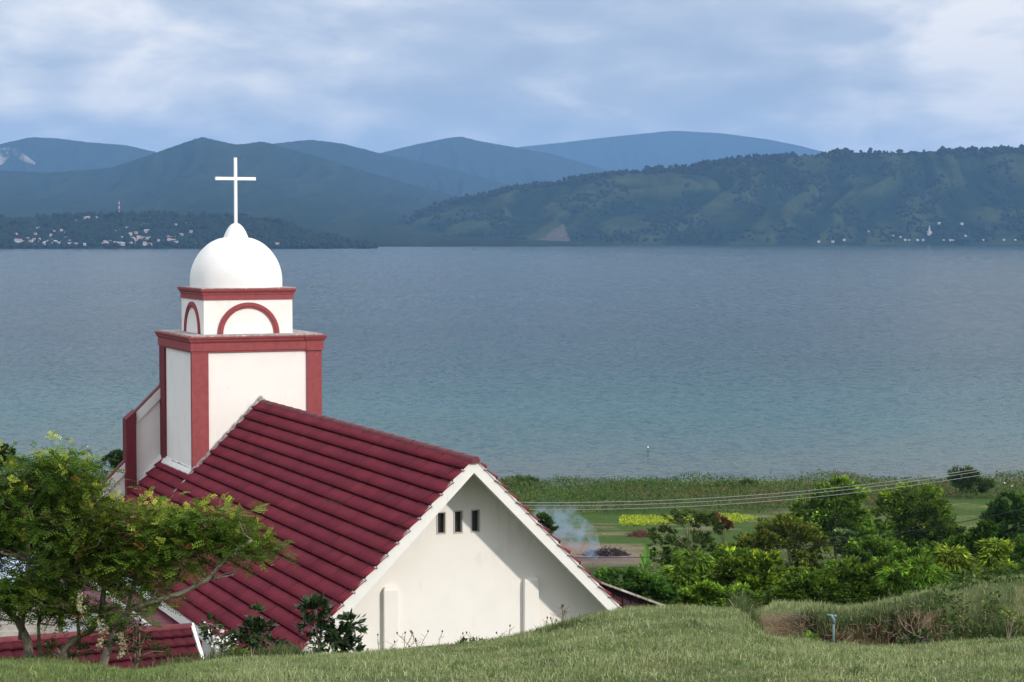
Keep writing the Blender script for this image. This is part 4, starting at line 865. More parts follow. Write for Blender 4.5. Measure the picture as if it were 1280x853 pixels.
SP = [(743, 700, .4), (741, 690, .95), (734, 678, 1.6), (724, 667, 2.1), (708, 656, 2.6), (690, 648, 2.8), (668, 640, 2.4)]
sx2 = t.nodes.new('ShaderNodeSeparateXYZ'); t.links.new(g.outputs['Position'], sx2.inputs[0])
zlo = at(743, 701, 231)[2]; zhi = at(690, 630, 231)[2]
mr1 = t.nodes.new('ShaderNodeMapRange'); t.links.new(q.outputs[0], mr1.inputs[0]); mr1.inputs[1].default_value = .44; mr1.inputs[2].default_value = .68; mr1.inputs[3].default_value = 0; mr1.inputs[4].default_value = 1
mr2 = t.nodes.new('ShaderNodeMapRange'); t.links.new(sx2.outputs[2], mr2.inputs[0]); mr2.inputs[1].default_value = zlo; mr2.inputs[2].default_value = zhi; mr2.inputs[3].default_value = 1.6; mr2.inputs[4].default_value = .02
mu = t.nodes.new('ShaderNodeMath'); mu.operation = 'MULTIPLY'; t.links.new(mr1.outputs[0], mu.inputs[0]); t.links.new(mr2.outputs[0], mu.inputs[1]); t.links.new(mu.outputs[0], pv.inputs['Density']); t.links.new(pv.outputs[0], t.nodes['Material Output'].inputs['Volume'])
mb = MB(); mb.tube([at(a, b_, 231) for a, b_, _ in SP], [r_ for _, _, r_ in SP], 16); o = mb.build('smoke', sm_, smooth=True); tag(o, 'thin bluish smoke drifting left from the bonfire', 'smoke', kind='stuff')

# ---------------------------------------------------------------- wires
def wire(name, label, pts, Yl, Yr, rad, mt, grp, ext=(570, 1480)):
    P = np.polyfit([p[0] for p in pts], [p[1] for p in pts], 2); mb = MB(); L_ = []
    for x in np.linspace(ext[0], ext[1], 60):
        f_ = (x-ext[0])/(ext[1]-ext[0]); L_.append(at(x, np.polyval(P, x), Yl*(1-f_)+Yr*f_))
    mb.tube(L_, rad, 6); o = mb.build(name, mt, base=L_[0], smooth=True); tag(o, label, 'wire', grp); return L_[0], L_[-1]
WG = 'overhead wires above the field'
ends = []
ends.append(wire('power_line', 'topmost of the three pale overhead wires', [(658, 628.5), (860, 623.5), (1000, 615), (1222, 587), (1280, 576.8)], 120, 92, .015, M['wire'], WG))
ends.append(wire('power_line', 'middle of the three pale overhead wires', [(658, 632), (860, 628), (1000, 619), (1224, 589), (1280, 580)], 120.3, 92.3, .015, M['wire'], WG))
ends.append(wire('power_line', 'lowest of the three pale overhead wires', [(662, 637), (860, 633), (1000, 624), (1180, 601), (1280, 585)], 120.6, 92.6, .015, M['wire'], WG))
ends.append(wire('power_line', 'single black sagging cable low over the bonfire', [(722, 698), (846, 694), (1000, 684), (1132, 666), (1201, 653), (1280, 636)], 119.5, 91.5, .018, M['black'], WG))
for k_, lb in ((0, 'concrete power pole hidden behind the gable'), (1, 'concrete power pole beyond the right edge')):
    tp = ends[0][k_]; bt_ = np.array((tp[0], tp[1]+.15, gz1(tp[0], tp[1]))); p_ = empty('power_pole', bt_, lb, 'pole')
    mb = MB(); mb.tube([bt_-Zv*.5, np.array((bt_[0], bt_[1], tp[2]+.5))], [.16, .10], 10); mb.build('pole', M['pole'], p_)
    mb = MB(); boxmesh(mb, bt_[0]-.05, bt_[0]+.05, bt_[1]-.7, bt_[1]+.7, tp[2]-.22, tp[2]-.10); mb.build('crossarm', M['pole'], p_)

# ---------------------------------------------------------------- egrets, stakes, boats
def egret(px, py, Y, hgt, lb, face=1):
    c = at(px, py, Y); z0 = c[2]; p0 = np.array((c[0], c[1], z0)); s = hgt/.9
    r = empty('egret', p0, lb, 'bird', 'white egrets on the shore')
    mb = MB(); f_ = face
    pts = [(-.30, .40), (-.18, .46), (0, .50), (.12, .54), (.17, .62), (.13, .72), (.16, .82), (.22, .86), (.27, .86), (.42, .84)]; rad = [.02, .075, .10, .075, .035, .024, .022, .034, .022, .004]
    mb.tube([p0+s*np.array((f_*a, 0, b_)) for a, b_ in pts], [s*r_ for r_ in rad], 8); mb.build('body', M['feather'], r, smooth=True)
    mb = MB(); mb.tube([p0+s*np.array((0, .03, .45)), p0+s*np.array((.02*f_, .03, .22)), p0+s*np.array((0, .03, 0))], .010*s, 5); mb.tube([p0+s*np.array((0, -.03, .45)), p0+s*np.array((.04*f_, -.03, .22)), p0+s*np.array((.03*f_, -.03, 0))], .010*s, 5); mb.build('legs', M['black'], r)
egret(1239, 604, 318, .95, 'white egret perched left of the other two above the shore scrub', 1)
egret(1254, 609, 318, 1.15, 'largest white egret, in the middle of the three at the right edge', -1)
egret(1265, 611, 318, .7, 'white egret half hidden in scrub, rightmost of the three', 1)
for (px, py0, py1, lb) in ((810, 560, 572, 'dark stake with a white top standing in the shallows'), (109, 559, 576, 'dark stake with a white top in the water above the left tree')):
    Yw = H/((py1-290)/F); a = at(px, py1, Yw); b_ = at(px, py0, Yw); r = empty('mooring_stake', (a[0], a[1], 0), lb, 'stake')
    mb = MB(); mb.tube([a-Zv*1.2, b_], .055, 8); mb.build('stake', M['barkd'], r); mb = MB(); mb.tube([b_+Zv*.003, b_+Zv*.14, b_+Zv*.26], [.12, .15, .06], 10); mb.build('cap', M['cross'], r)
def boat(px, py, L_, lb, cabin=True):
    Yb = H/((py-290)/F); c = at(px, py, Yb); c[2] = 0; r = empty('boat', c, lb, 'boat', 'boats far out on the lake')
    mb = MB(); S = []
    for f_, w_, z_ in ((-.5, .10, .9), (-.35, .17, .7), (0, .2, .6), (.35, .15, .75), (.5, .02, 1.2)):
        S.append([c+L_*np.array((f_, -w_, 0))+Zv*z_*L_*.12, c+L_*np.array((f_, -w_*.6, 0))-Zv*.2, c+L_*np.array((f_, w_*.6, 0))-Zv*.2, c+L_*np.array((f_, w_, 0))+Zv*z_*L_*.12])
    for s0, s1 in zip(S[:-1], S[1:]):
        for k_ in range(4): mb.poly(s0[k_], s0[(k_+1) % 4], s1[(k_+1) % 4], s1[k_])
    mb.poly(*S[0]); mb.poly(*S[-1]); mb.build('hull', M['boat'], r)
    mb = MB(); x0, x1, y0, y1 = c[0]-.25*L_, c[0]+.15*L_, c[1]-.12*L_, c[1]+.12*L_
    mb.solid([(x0, y0, .08*L_), (x1, y0, .08*L_), (x1, y1, .08*L_), (x0, y1, .08*L_)], [(x0+.03*L_, y0, .24*L_), (x1-.08*L_, y0, .24*L_), (x1-.08*L_, y1, .24*L_), (x0+.03*L_, y1, .24*L_)]); mb.build('cabin', M['boat'], r)
boat(592, 312.3, 10, 'small dark boat on the open lake, middle one of the three')
boat(96, 313.2, 9, 'tiny dark boat off the lakeside town, leftmost of the three')
boat(403, 311.2, 9, 'tiny dark boat near the far shore right of the cross')

# ================================================================== far shore: town, woods, mast
HILLS = {}
def surf(h, px, py=None, S_=None):
    Xd, Yd, z, pxs, zr = h; j = int(np.clip(np.searchsorted(pxs, px), 1, len(pxs)-2)); PY = 290-(z[:, j]-H)/Yd[:, j]*F; vis = np.minimum.accumulate(PY)
    k = np.where((PY <= py))[0]; i = int(k[0]) if len(k) else int(np.argmin(PY)); return np.array((Xd[i, j], Yd[i, j], z[i, j]))
def canopy(name, pts, sizes, label, seed, mt):
    rg = np.random.default_rng(seed); n_ = len(pts)
    base = []; 
    for ring, (zz, rr_) in enumerate(((-.4, .5), (.25, 1.0), (.9, .72))):
        for j in range(6): a = j/6*2*math.pi+ring*.5; base.append((rr_*math.cos(a), rr_*math.sin(a), zz))
    base.append((0, 0, 1.35)); base = np.array(base)
    fc = [(r_*6+j, r_*6+(j+1) % 6, r_*6+6+(j+1) % 6) for r_ in range(2) for j in range(6)]+[(r_*6+j, r_*6+6+(j+1) % 6, r_*6+6+j) for r_ in range(2) for j in range(6)]+[(12+j, 12+(j+1) % 6, 18) for j in range(6)]
    fc = np.array(fc); V = base[None]*sizes[:, None, None]*(1+rg.normal(0, .16, (n_, 19, 1)))*rg.uniform(.7, 1.3, (n_, 1, 3))+pts[:, None]
    o = mesh_np(name, V.reshape(-1, 3), (fc[None]+np.arange(n_)[:, None, None]*19).reshape(-1, 3), mt); tag(o, label, 'wood', kind='stuff'); return o
rg = np.random.default_rng(5)
Xd, Yd, z, pxs, zr = right_ridge
P = []; Sz = []
top = np.array([np.argmax((z[:, j]-H)/Yd[:, j]) for j in range(len(pxs))])
for _ in range(2600):
    px = rg.uniform(400, 1445); j = int(np.clip(np.searchsorted(pxs, px), 1, len(pxs)-2)); dens = fbm(np.array([px*.02]), np.array([3.]), 3, 200)[0]
    if px < 530: dens += .12
    if dens < .40 and rg.random() < .75: continue
    i = max(0, top[j]-int(abs(rg.normal(0, 3 if px > 560 else 9)))); P.append((Xd[i, j]+rg.normal()*8, Yd[i, j]+rg.normal()*5, z[i, j]+1)); Sz.append(rg.uniform(3.5, 8)*(1+.5*(rg.random() < .06)))
for _ in range(5200):   # woods in the gullies and along the waterline
    j = rg.integers(1, len(pxs)-1); i = int(rg.integers(2, 100)); px = pxs[j]
    if i > 14 and fbm(np.array([px*.025+i*.01]), np.array([i*.03]), 3, 210)[0] < .54: continue
    if 660 < px < 715 and i < 40: continue
    P.append((Xd[i, j], Yd[i, j], z[i, j])); Sz.append(rg.uniform(4, 8.5))
canopy('ridge_wood', np.array(P), np.array(Sz), 'dark trees along the crest and gullies of the right ridge', 3, M['farleaf'])
# town wood
P = []; Sz = []; Xd, Yd, z, pxs, zr = town_h
for _ in range(5200):
    j = rg.integers(1, len(pxs)-1); i = int(rg.integers(1, 62)); px = pxs[j]
    if fbm(np.array([px*.03]), np.array([i*.06]), 3, 220)[0] < .42: continue
    P.append((Xd[i, j], Yd[i, j], z[i, j])); Sz.append(rg.uniform(4, 9))
for _ in range(260):
    px = rg.normal(118, 16); i = int(rg.uniform(6, 40)); j = int(np.clip(np.searchsorted(pxs, px), 1, len(pxs)-2)); P.append((Xd[i, j], Yd[i, j], z[i, j]+2)); Sz.append(rg.uniform(7, 12))
canopy('town_wood', np.array(P), np.array(Sz), 'dark woods around the far lakeside town', 4, M['farleaf'])
# houses
def house_mesh(w_, d_, h_, r_, roofm, wallm, nm):
    b = MB(); b.solid([(-w_, -d_, -3), (w_, -d_, -3), (w_, d_, -3), (-w_, d_, -3)], [(-w_, -d_, h_), (w_, -d_, h_), (w_, d_, h_), (-w_, d_, h_)]); nw = len(b.f)
    e_ = .5; b.poly((-w_-e_, -d_-e_, h_-.1), (w_+e_, -d_-e_, h_-.1), (w_+e_, 0, h_+r_), (-w_-e_, 0, h_+r_)); b.poly((w_+e_, d_+e_, h_-.1), (-w_-e_, d_+e_, h_-.1), (-w_-e_, 0, h_+r_), (w_+e_, 0, h_+r_))
    b.poly((-w_, -d_, h_), (-w_, d_, h_), (-w_, 0, h_+r_-.1)); b.poly((w_, d_, h_), (w_, -d_, h_), (w_, 0, h_+r_-.1))
    for k in range(3): x_ = -w_*.6+k*w_*.6; b.poly((x_-.5, -d_-.03, 1), (x_+.5, -d_-.03, 1), (x_+.5, -d_-.03, 2.4), (x_-.5, -d_-.03, 2.4))
    me = bpy.data.meshes.new(nm); me.from_pydata(b.v, [], b.f); me.materials.append(wallm); me.materials.append(roofm); me.materials.append(M['dark'])
    for i, p in enumerate(me.polygons): p.material_index = 1 if i in (nw, nw+1) else (2 if i >= nw+4 else 0)
    me.update(); return me
HM = [house_mesh(6, 4, 3.4, 1.8, M['hr'], M['hw'], 'h1'), house_mesh(4.5, 4, 3.2, 2.0, M['hr2'], M['hw'], 'h2'), house_mesh(8, 5, 6.2, 1.5, M['hr2'], M['hw2'], 'h3'), house_mesh(5, 4.5, 5.8, 2.0, M['hr'], M['hw'], 'h4')]
TL = ['small pale house with rusty roof in the far lakeside town', 'small white house with zinc roof in the far lakeside town', 'long tan house with zinc roof in the far lakeside town', 'tall white house with rusty roof in the far lakeside town']
def put_house(h, px, py, k, lb, grp, s=1.0, up=0):
    p = surf(h, px, py); o = bpy.data.objects.new('house', HM[k]); COL.objects.link(o); o.location = (p[0], p[1]-2, p[2]+up); o.rotation_euler.z = rg.uniform(-.5, .5); o.scale = (s, s, s); tag(o, lb, 'house', grp); return o
hs = []
for a, b_, cnt, y0, y1 in ((20, 48, 20, 300, 308), (48, 90, 22, 303, 308), (86, 112, 12, 303, 308), (126, 140, 6, 303, 307), (140, 190, 34, 299, 308), (190, 220, 12, 298, 308), (220, 330, 10, 304, 307), (330, 400, 10, 305.5, 307.5), (30, 100, 14, 286, 300), (130, 240, 20, 280, 298)):
    for _ in range(cnt): hs.append((rg.uniform(a, b_), rg.uniform(y0, y1)))
hs += [(107, 274), (110, 274), (113, 274.5), (117, 274.5), (120, 275), (93, 281), (96, 280), (95, 291), (97, 293), (138, 288), (136, 286), (160, 288), (176, 285), (183, 283), (302, 284), (22, 295), (68, 291), (57, 292)]
for px, py in hs:
    k = int(rg.integers(0, 4)); put_house(town_h, px, py, k, TL[k], 'houses of the far lakeside town '+'abcd'[k] if False else ('rusty roofed low houses', 'zinc roofed low houses', 'long tan houses', 'tall rusty roofed houses')[k]+' of the far town', rg.uniform(.5, .95), 1.2)
for px, py in ((1115, 297), (1124, 298), (1130, 303), (1135, 303), (1146, 303), (1152, 303), (1153, 303.4), (1178, 302), (1187, 303), (1190, 303), (1228, 303), (1253, 302), (1022, 304), (1040, 304), (1085, 292), (1054, 303), (1205, 298), (1173, 282), (1201, 282), (1268, 303)):
    put_house(right_ridge, px, py, 1, 'tiny white house at the foot of the right ridge', 'white houses along the right shore', rg.uniform(.55, .95), 3)
# far white church with a spire
p = surf(right_ridge, 1160, 294); fc_ = empty('far_church', p, 'tiny white church with a pointed spire under the right ridge', 'church')
mb = MB(); boxmesh(mb, p[0]-5, p[0]+9, p[1]-8, p[1]+8, p[2]-3, p[2]+9); mb.solid([p+np.array(q) for q in ((-5, -8, 9), (9, -8, 9), (9, 8, 9), (-5, 8, 9))], [p+np.array(q) for q in ((1.9, -8, 14), (2.1, -8, 14), (2.1, 8, 14), (1.9, 8, 14))]); mb.build('nave', M['hw'], fc_)
mb = MB(); boxmesh(mb, p[0]-3, p[0]+3, p[1]-13, p[1]-8.05, p[2]-3, p[2]+17); mb.tube([p+np.array((0, -10.5, 17)), p+np.array((0, -10.5, 32))], [3.2, .2], 4); mb.build('spire', M['hw'], fc_)
# radio mast
p = surf(town_h, 149, 270); ms = empty('radio_mast', p, 'red and white lattice radio mast above the far town', 'mast'); hm_ = 42.0
M['mr'] = mat('mast_red', (.45, .07, .06), .6, .2, .05); M['mw'] = mat('mast_white', (.8, .8, .8), .6, .2, .05)
for par in (0, 1):
    mb = MB()
    for s_ in range(par, 7, 2):
        z0, z1 = hm_*s_/7, hm_*(s_+1)/7; w0_, w1_ = 1.7*(1-z0/hm_*.75), 1.7*(1-z1/hm_*.75)
        cs = [(-1, -1), (1, -1), (1, 1), (-1, 1)]
        for k in range(4):
            a, b_ = cs[k], cs[(k+1) % 4]
            mb.tube([p+np.array((a[0]*w0_, a[1]*w0_, z0)), p+np.array((a[0]*w1_, a[1]*w1_, z1))], .22, 4); mb.tube([p+np.array((a[0]*w0_, a[1]*w0_, z0)), p+np.array((b_[0]*w1_, b_[1]*w1_, z1))], .14, 4); mb.tube([p+np.array((a[0]*w1_, a[1]*w1_, z1)), p+np.array((b_[0]*w1_, b_[1]*w1_, z1))], .14, 4)
    mb.build('red_bands' if par == 0 else 'white_bands', M['mr'] if par == 0 else M['mw'], ms)
# cloud wisp on the far left mountain
cm = bpy.data.materials.new('cloud_wisp'); cm.use_nodes = True; t = cm.node_tree; t.nodes.remove(t.nodes['Principled BSDF']); pv = t.nodes.new('ShaderNodeVolumePrincipled'); pv.inputs['Color'].default_value = (1, 1, 1, 1)
g = t.nodes.new('ShaderNodeNewGeometry'); q = t.nodes.new('ShaderNodeTexNoise'); q.inputs['Scale'].default_value = .018; q.inputs['Detail'].default_value = 5; t.links.new(g.outputs['Position'], q.inputs[0]); mr1 = t.nodes.new('ShaderNodeMapRange'); t.links.new(q.outputs[0], mr1.inputs[0]); mr1.inputs[1].default_value = .44; mr1.inputs[2].default_value = .62; mr1.inputs[3].default_value = 0; mr1.inputs[4].default_value = .055; t.links.new(mr1.outputs[0], pv.inputs['Density']); t.links.new(pv.outputs[0], t.nodes['Material Output'].inputs['Volume'])
mb = MB(); mb.tube([at(a, b_, 8500) for a, b_ in ((-60, 205), (-20, 200), (0, 196), (8, 190), (16, 187))], [70, 50, 34, 22, 8], 12); mb.tube([at(a, b_, 8500) for a, b_ in ((8, 186), (20, 191), (32, 199), (44, 205))], [10, 15, 13, 5], 12); o = mb.build('cloud_wisp', cm, smooth=True); tag(o, 'white wisps of low cloud on the far left mountain', 'cloud', kind='stuff')

# ================================================================== foreground
rg = np.random.default_rng(21)
def blades(px, d, ln, wd, base_cols, rg, lean=.5, zoff=0.0):
    n_ = len(px); x = (px-640)/F*d; z = ground_z(x, d)+zoff
    a = rg.uniform(0, 2*math.pi, n_); ld_ = np.abs(rg.normal(0, lean, n_)); sa = rg.uniform(0, math.pi, n_)
    dx, dy = np.cos(a)*ld_, np.sin(a)*ld_; sx, sy = np.cos(sa)*wd*.5, np.sin(sa)*wd*.5
    B = np.stack([x, d, z-.008], 1); up1 = np.stack([dx*.25*ln, dy*.25*ln, ln*.55], 1); up2 = np.stack([dx*ln, dy*ln, ln*np.clip(1-.35*ld_, .35, 1)], 1); S = np.stack([sx, sy, 0*sx], 1)
    V = np.stack([B-S, B+S, B+up1-S*.8, B+up1+S*.8, B+up2], 1).reshape(-1, 3)
    f = np.array([(0, 1, 2), (1, 3, 2), (2, 3, 4)]); Fc = (f[None]+np.arange(n_)[:, None, None]*5).reshape(-1, 3)
    return V, Fc, np.repeat(base_cols, 5, 0)
n_ = 420000; px = rg.uniform(-90, 1370, n_); d = rg.uniform(10.6, 27, n_); x = (px-640)/F*d
rel_k = (px > 925) | (d < 24.3); slope_ok = scar_mask(x, d) < .35; k = rel_k & slope_ok; px = px[k]; d = d[k]; x = x[k]; n_ = len(px)
kk = rg.random(n_) < .45+.9*sm(.36, .54, fbm(x*2.2, d*1.5, 4, 333)); px = px[kk]; d = d[kk]; x = x[kk]; n_ = len(px); cl = fbm(x*1.6, d*1.6, 4, 300); cl2 = fbm(x*5, d*5, 3, 301); ln = (.022+.050*rg.random(n_)**2)*(.35+1.3*cl)*(.8+.5*cl2); ln *= 1+.3*sm(925, 1000, px)*sm(21.5, 22.5, d)
t_ = np.clip(sm(.40, .62, cl)+rg.normal(0, .22, n_), 0, 1)[:, None]; dry = (rg.random(n_) < (.16+.30*sm(.5, .7, fbm(x*2.5, d*2.5, 3, 305))))[:, None]
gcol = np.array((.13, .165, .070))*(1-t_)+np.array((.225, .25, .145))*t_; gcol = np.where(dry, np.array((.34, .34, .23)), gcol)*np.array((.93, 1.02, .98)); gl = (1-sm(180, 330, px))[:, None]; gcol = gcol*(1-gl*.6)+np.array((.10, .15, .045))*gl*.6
gcol = gcol*np.array((1.08, 1.08, .80)); gcol = np.clip(gcol*(1+rg.normal(0, .26, (n_, 1))), .01, .8)
V, Fc, Cc_ = blades(px, d, ln, .0052, gcol, rg, .95)
o = mesh_np('lawn_grass', V, Fc, M['grass'], None, Cc_); tag(o, 'short grey-green grass covering the foreground hilltop', 'grass', kind='stuff')
# longer tufts: lips of the scar, crest weeds
def tuftset(spots, rg):
    P, D_, Ln = [], [], []
    for (cx_, cd, sp_x, sp_d, n2, l0, l1) in spots:
        P.append(rg.normal(cx_, sp_x, n2)); D_.append(rg.normal(cd, sp_d, n2)); Ln.append(rg.uniform(l0, l1, n2))
    return np.concatenate(P), np.concatenate(D_), np.concatenate(Ln)
spots = [(932+i*9, 21.6+.1*(i % 3), 6, .18, 240, .12, .30) for i in range(5)]
spots += [(1012+i*11, 22.5+.07*(i % 3), 8, .12, 260, .07, .18) for i in range(15)]+[(rg.uniform(1000, 1180), 22.1, 10, .12, 60, .05, .14) for i in range(12)]
spots += [(1180+i*14, 21.9+.10*(i % 4), 9, .22, 320, .06, .18) for i in range(10)]
spots += [(353, 21.9, 10, .15, 420, .10, .24), (330, 22.0, 8, .15, 200, .08, .18), (378, 22, 8, .12, 160, .08, .16), (220, 22, 20, .2, 200, .07, .15), (290, 22.1, 25, .2, 350, .08, .20)]
spots += [(1000+i*22, 20.2, 12, .08, 90, .07, .14) for i in range(14)]
spots += [(690+rg.uniform(-40, 40), 20.5, 14, .15, 150, .07, .13) for i in range(3)]
spots += [(rg.uniform(-40, 1300), rg.uniform(12.5, 20), rg.uniform(4, 14), rg.uniform(.05, .2), int(rg.uniform(40, 110)), .03, rg.uniform(.05, .10)) for i in range(70)]
spots += [(1030+i*10, 22.35, 7, .06, 110, .10, .20) for i in range(14)]
px, d, ln = tuftset(spots, rg); n_ = len(px); gcol = np.clip(np.where((rg.random(n_) < .2)[:, None], np.array((.30, .25, .15)), np.array((.075, .125, .035)))*(1+rg.normal(0, .25, (n_, 1))), .01, .8)
V, Fc, Cc_ = blades(px, d, ln, .008, gcol, rg, .7); o = mesh_np('long_grass', V, Fc, M['grass'], None, Cc_); tag(o, 'longer rank grass on the lips of the eroded bank', 'grass', kind='stuff')
# broad-leaved weeds over the right of the bank
n_ = 9000; px = rg.uniform(1130, 1370, n_); d = rg.uniform(21.0, 23.6, n_); k = (sm(1130, 1200, px) > rg.random(n_)) & (fbm(px*.03, d*2, 3, 310) > .40); px = px[k]; d = d[k]; n_ = len(px); x = (px-640)/F*d
P = np.stack([x, d, ground_z(x, d)+rg.random(n_)**1.5*.20], 1); V = cards(P, rg.uniform(.03, .075, n_), rg.uniform(.015, .035, n_), .3, rg)
o = mesh_np('bank_weeds', V, quads(n_), M['leaf'], None, np.repeat(shade(np.where((rg.random(n_) < .15)[:, None], np.array((.20, .24, .05)), np.array((.045, .095, .022))), n_, rg, .25), 4, 0)); tag(o, 'leafy green weeds spilling over the right end of the bank', 'weeds', kind='stuff')
# dry roots, straw and crumbs of soil in the scar
mb = MB(); Vs = []
for i in range(1100):
    px_ = rg.uniform(955, 1190) if i % 2 else rg.normal(985, 16); dd_ = 22.25+.18*math.sin(px_*.021)+.12*math.sin(px_*.057+1)+rg.uniform(-.25, .1); x_ = (px_-640)/F*dd_; z_ = gz1(x_, dd_)+rg.uniform(0, .10); p = np.array((x_, dd_-.05, z_)); q = p+np.array((rg.normal()*.05, -rg.random()*.06, -rg.random()*.13+.02)); mb.tube([p, (p+q)/2+np.array((rg.normal()*.02, -.03, .01)), q], [.003, .0025, .001], 3)
o = mb.build('hanging_roots', M['twig'], base=at(1060, 790, 22)); tag(o, 'dry straw and roots hanging down the bare earth bank', 'roots', kind='stuff')
# pipe stub
pb = at(1042, 795, 22.05); pt = at(1042, 775, 22.05); r = empty('pipe', (pb[0], pb[1], gz1(pb[0], pb[1])), 'blue-grey pipe stub with an elbow sticking out of the eroded bank', 'pipe')
mb = MB(); mb.tube([pb-Zv*.2, pt], .013, 10); mb.build('riser', M['pipe'], r, smooth=True)
mb = MB(); mb.tube([pt-Zv*.04, pt+Zv*.005, pt+np.array((-.02, 0, .045)), pt+np.array((-.05, -.01, .05)), pt+np.array((-.07, -.01, .045))], [.019, .020, .020, .018, .021], 10); mb.tube([pt+np.array((0, 0, .03)), pt+np.array((.03, 0, .05))], [.018, .012], 8); mb.build('elbow', M['pipe'], r, smooth=True)
# muddy water in the pit
mb = MB(); A = []
zc = gz1(*at(1040, 800, 21.3)[:2]); 
wpts = [((960-640)/F*20.95, 20.95), ((1130-640)/F*20.95, 20.95), ((1140-640)/F*22.1, 22.1), ((1050-640)/F*22.2, 22.2), ((965-640)/F*22.1, 22.1)]
mb.poly(*[(a, b_, zc+.05) for a, b_ in wpts]); o = mb.build('puddle', M['mud']); tag(o, 'brown muddy water in the pit below the bank', 'puddle', kind='structure')

# foreground plants with their own stems --------------------------------
def pinnate(centers, axes, rg, L_=.17, pairs=6, lw=.045, ww=.020):
    """feather leaves: centers (n,3), axes (n,3)"""
    n_ = len(centers); ax = unit(axes); side = unit(np.cross(ax, np.array((0, 0, 1.))+rg.normal(size=(n_, 3))*.35)); nn = np.cross(side, ax); out = []
    for k in range(pairs):
        f_ = (k+.6)/pairs
        for sgn in (-1, 1):
            p = centers+ax*L_*f_-np.array((0, 0, .10*L_))*f_**2*2; dd_ = unit(side*sgn+ax*.55+rg.normal(size=(n_, 3))*.12); l_ = lw*(1-.35*abs(f_-.45))*rg.uniform(.8, 1.2, (n_, 1)); w_ = unit(np.cross(dd_, nn))*ww*.5
            m_ = p+dd_*l_*.5; out.append(np.stack([p, m_+w_, p+dd_*l_, m_-w_], 1))
    out = np.stack(out, 1); return out.reshape(-1, 3), pairs*2
def ftree(name, label, base_px, Y, blobs, ntw, trunks, seed, c0, c1, shoots=60, tr=.055, layers=.22):
    rg = np.random.default_rng(seed); x0 = (base_px-640)/F*Y; z0 = gz1(x0, Y); root = empty(name, (x0, Y, z0), label, 'tree', 'small trees on the lawn edge'); k = Y/F
    w_ = np.array([b[2]*b[3] for b in blobs], float); w_ /= w_.sum(); ncl = 150; bi = rg.choice(len(blobs), ncl, p=w_); C_ = []; 
    for i in bi:
        bx, by, rx, ry = blobs[i]; v = unit(rg.normal(size=3)); r_ = rg.uniform(.2, 1)**.5; C_.append(at(bx+v[0]*rx*r_*.92, by+v[2]*ry*r_*.92, Y)+np.array((0, v[1]*rx*k*.8*r_, 0)))
    C_ = np.array(C_); ci = rg.integers(0, ncl, ntw); rad = rg.uniform(.09, .24, ncl)
    off = rg.normal(size=(ntw, 3))*np.array((1, 1, .38)); P = C_[ci]+off*rad[ci][:, None]*.62; a = rg.uniform(0, 6.283, ntw); ax = np.stack([np.cos(a), np.sin(a), rg.normal(.12, .25, ntw)], 1); ax = ax+off*.6
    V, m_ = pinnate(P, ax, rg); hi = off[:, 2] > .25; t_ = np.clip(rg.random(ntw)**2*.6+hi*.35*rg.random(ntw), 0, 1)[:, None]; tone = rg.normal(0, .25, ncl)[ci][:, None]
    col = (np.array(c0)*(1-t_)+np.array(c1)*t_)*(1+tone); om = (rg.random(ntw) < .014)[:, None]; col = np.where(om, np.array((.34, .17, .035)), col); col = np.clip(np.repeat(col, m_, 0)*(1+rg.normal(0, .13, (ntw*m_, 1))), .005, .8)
    # young yellow-green shoots standing up at the outline
    cs = []; idx = np.argsort(-(C_[:, 2]))[:int(ncl*.6)]
    for j in rg.choice(idx, shoots): 
        p = C_[j]+rg.normal(size=3)*.10+np.array((0, 0, .07)); 
        for _ in range(7): cs.append(np.concatenate([p+rg.normal(size=3)*.018+np.array((0, 0, rg.uniform(-.03, .06))), unit(rg.normal(size=3)+np.array((0, 0, .9)))]))
    cs = np.array(cs); V2, m2 = pinnate(cs[:, :3], cs[:, 3:], rg, .085, 4, .030, .016); c2 = np.clip(np.repeat(np.array((.33, .38, .055))[None]*(1+rg.normal(0, .22, (len(cs), 1))), m2, 0), .01, .9)
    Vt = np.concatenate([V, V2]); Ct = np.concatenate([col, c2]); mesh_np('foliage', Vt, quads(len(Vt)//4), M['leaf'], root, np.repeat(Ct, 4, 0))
    mb = MB(); tips = []
    for path, r0 in trunks:
        pts = [at(a, b_, Y+dy) for a, b_, dy in path]; pts[0] = pts[0]-Zv*0.15; mb.tube(pts, list(np.linspace(r0, r0*.38, len(pts))), 8); tips += [(p, r0*(1-.6*i/len(pts))) for i, p in enumerate(pts)][1:]
    for c_ in C_[:95]:
        dist = [np.linalg.norm((c_-t_[0])*np.array((1, 1, 1)))+ (0 if c_[2] > t_[0][2]-.05 else .8) for t_ in tips]; j = int(np.argmin(dist)); p0, r_ = tips[j]; md = (p0*.45+c_*.55)+rg.normal(size=3)*.03-np.array((0, 0, .05)); mb.tube([p0, md, c_], [min(.013, r_*.4), .008, .004], 5)
    mb.build('trunk', M['bark'], root, smooth=True); return root
CA, CB = (.070, .120, .014), (.20, .27, .025)
ftree('small_tree', 'leftmost small tree, dense green with yellow shoots along its top', 38, 22.6, [(20, 610, 50, 38), (75, 600, 60, 36), (10, 660, 60, 45), (60, 650, 70, 50), (20, 715, 60, 38), (80, 705, 55, 42), (10, 752, 50, 22), (64, 762, 30, 16), (-30, 640, 50, 70)], 5000,
      [([(38, 828, 0), (34, 800, 0), (22, 776, 0), (2, 756, .1), (-20, 735, .2)], .058), ([(26, 782, 0), (30, 745, -.1), (36, 700, -.2), (30, 640, -.2), (50, 600, -.1)], .034), ([(50, 826, .1), (48, 780, .2), (60, 730, .3), (70, 660, .2), (90, 600, .1)], .022)], 1, (.050, .112, .016), (.17, .27, .03), 120)
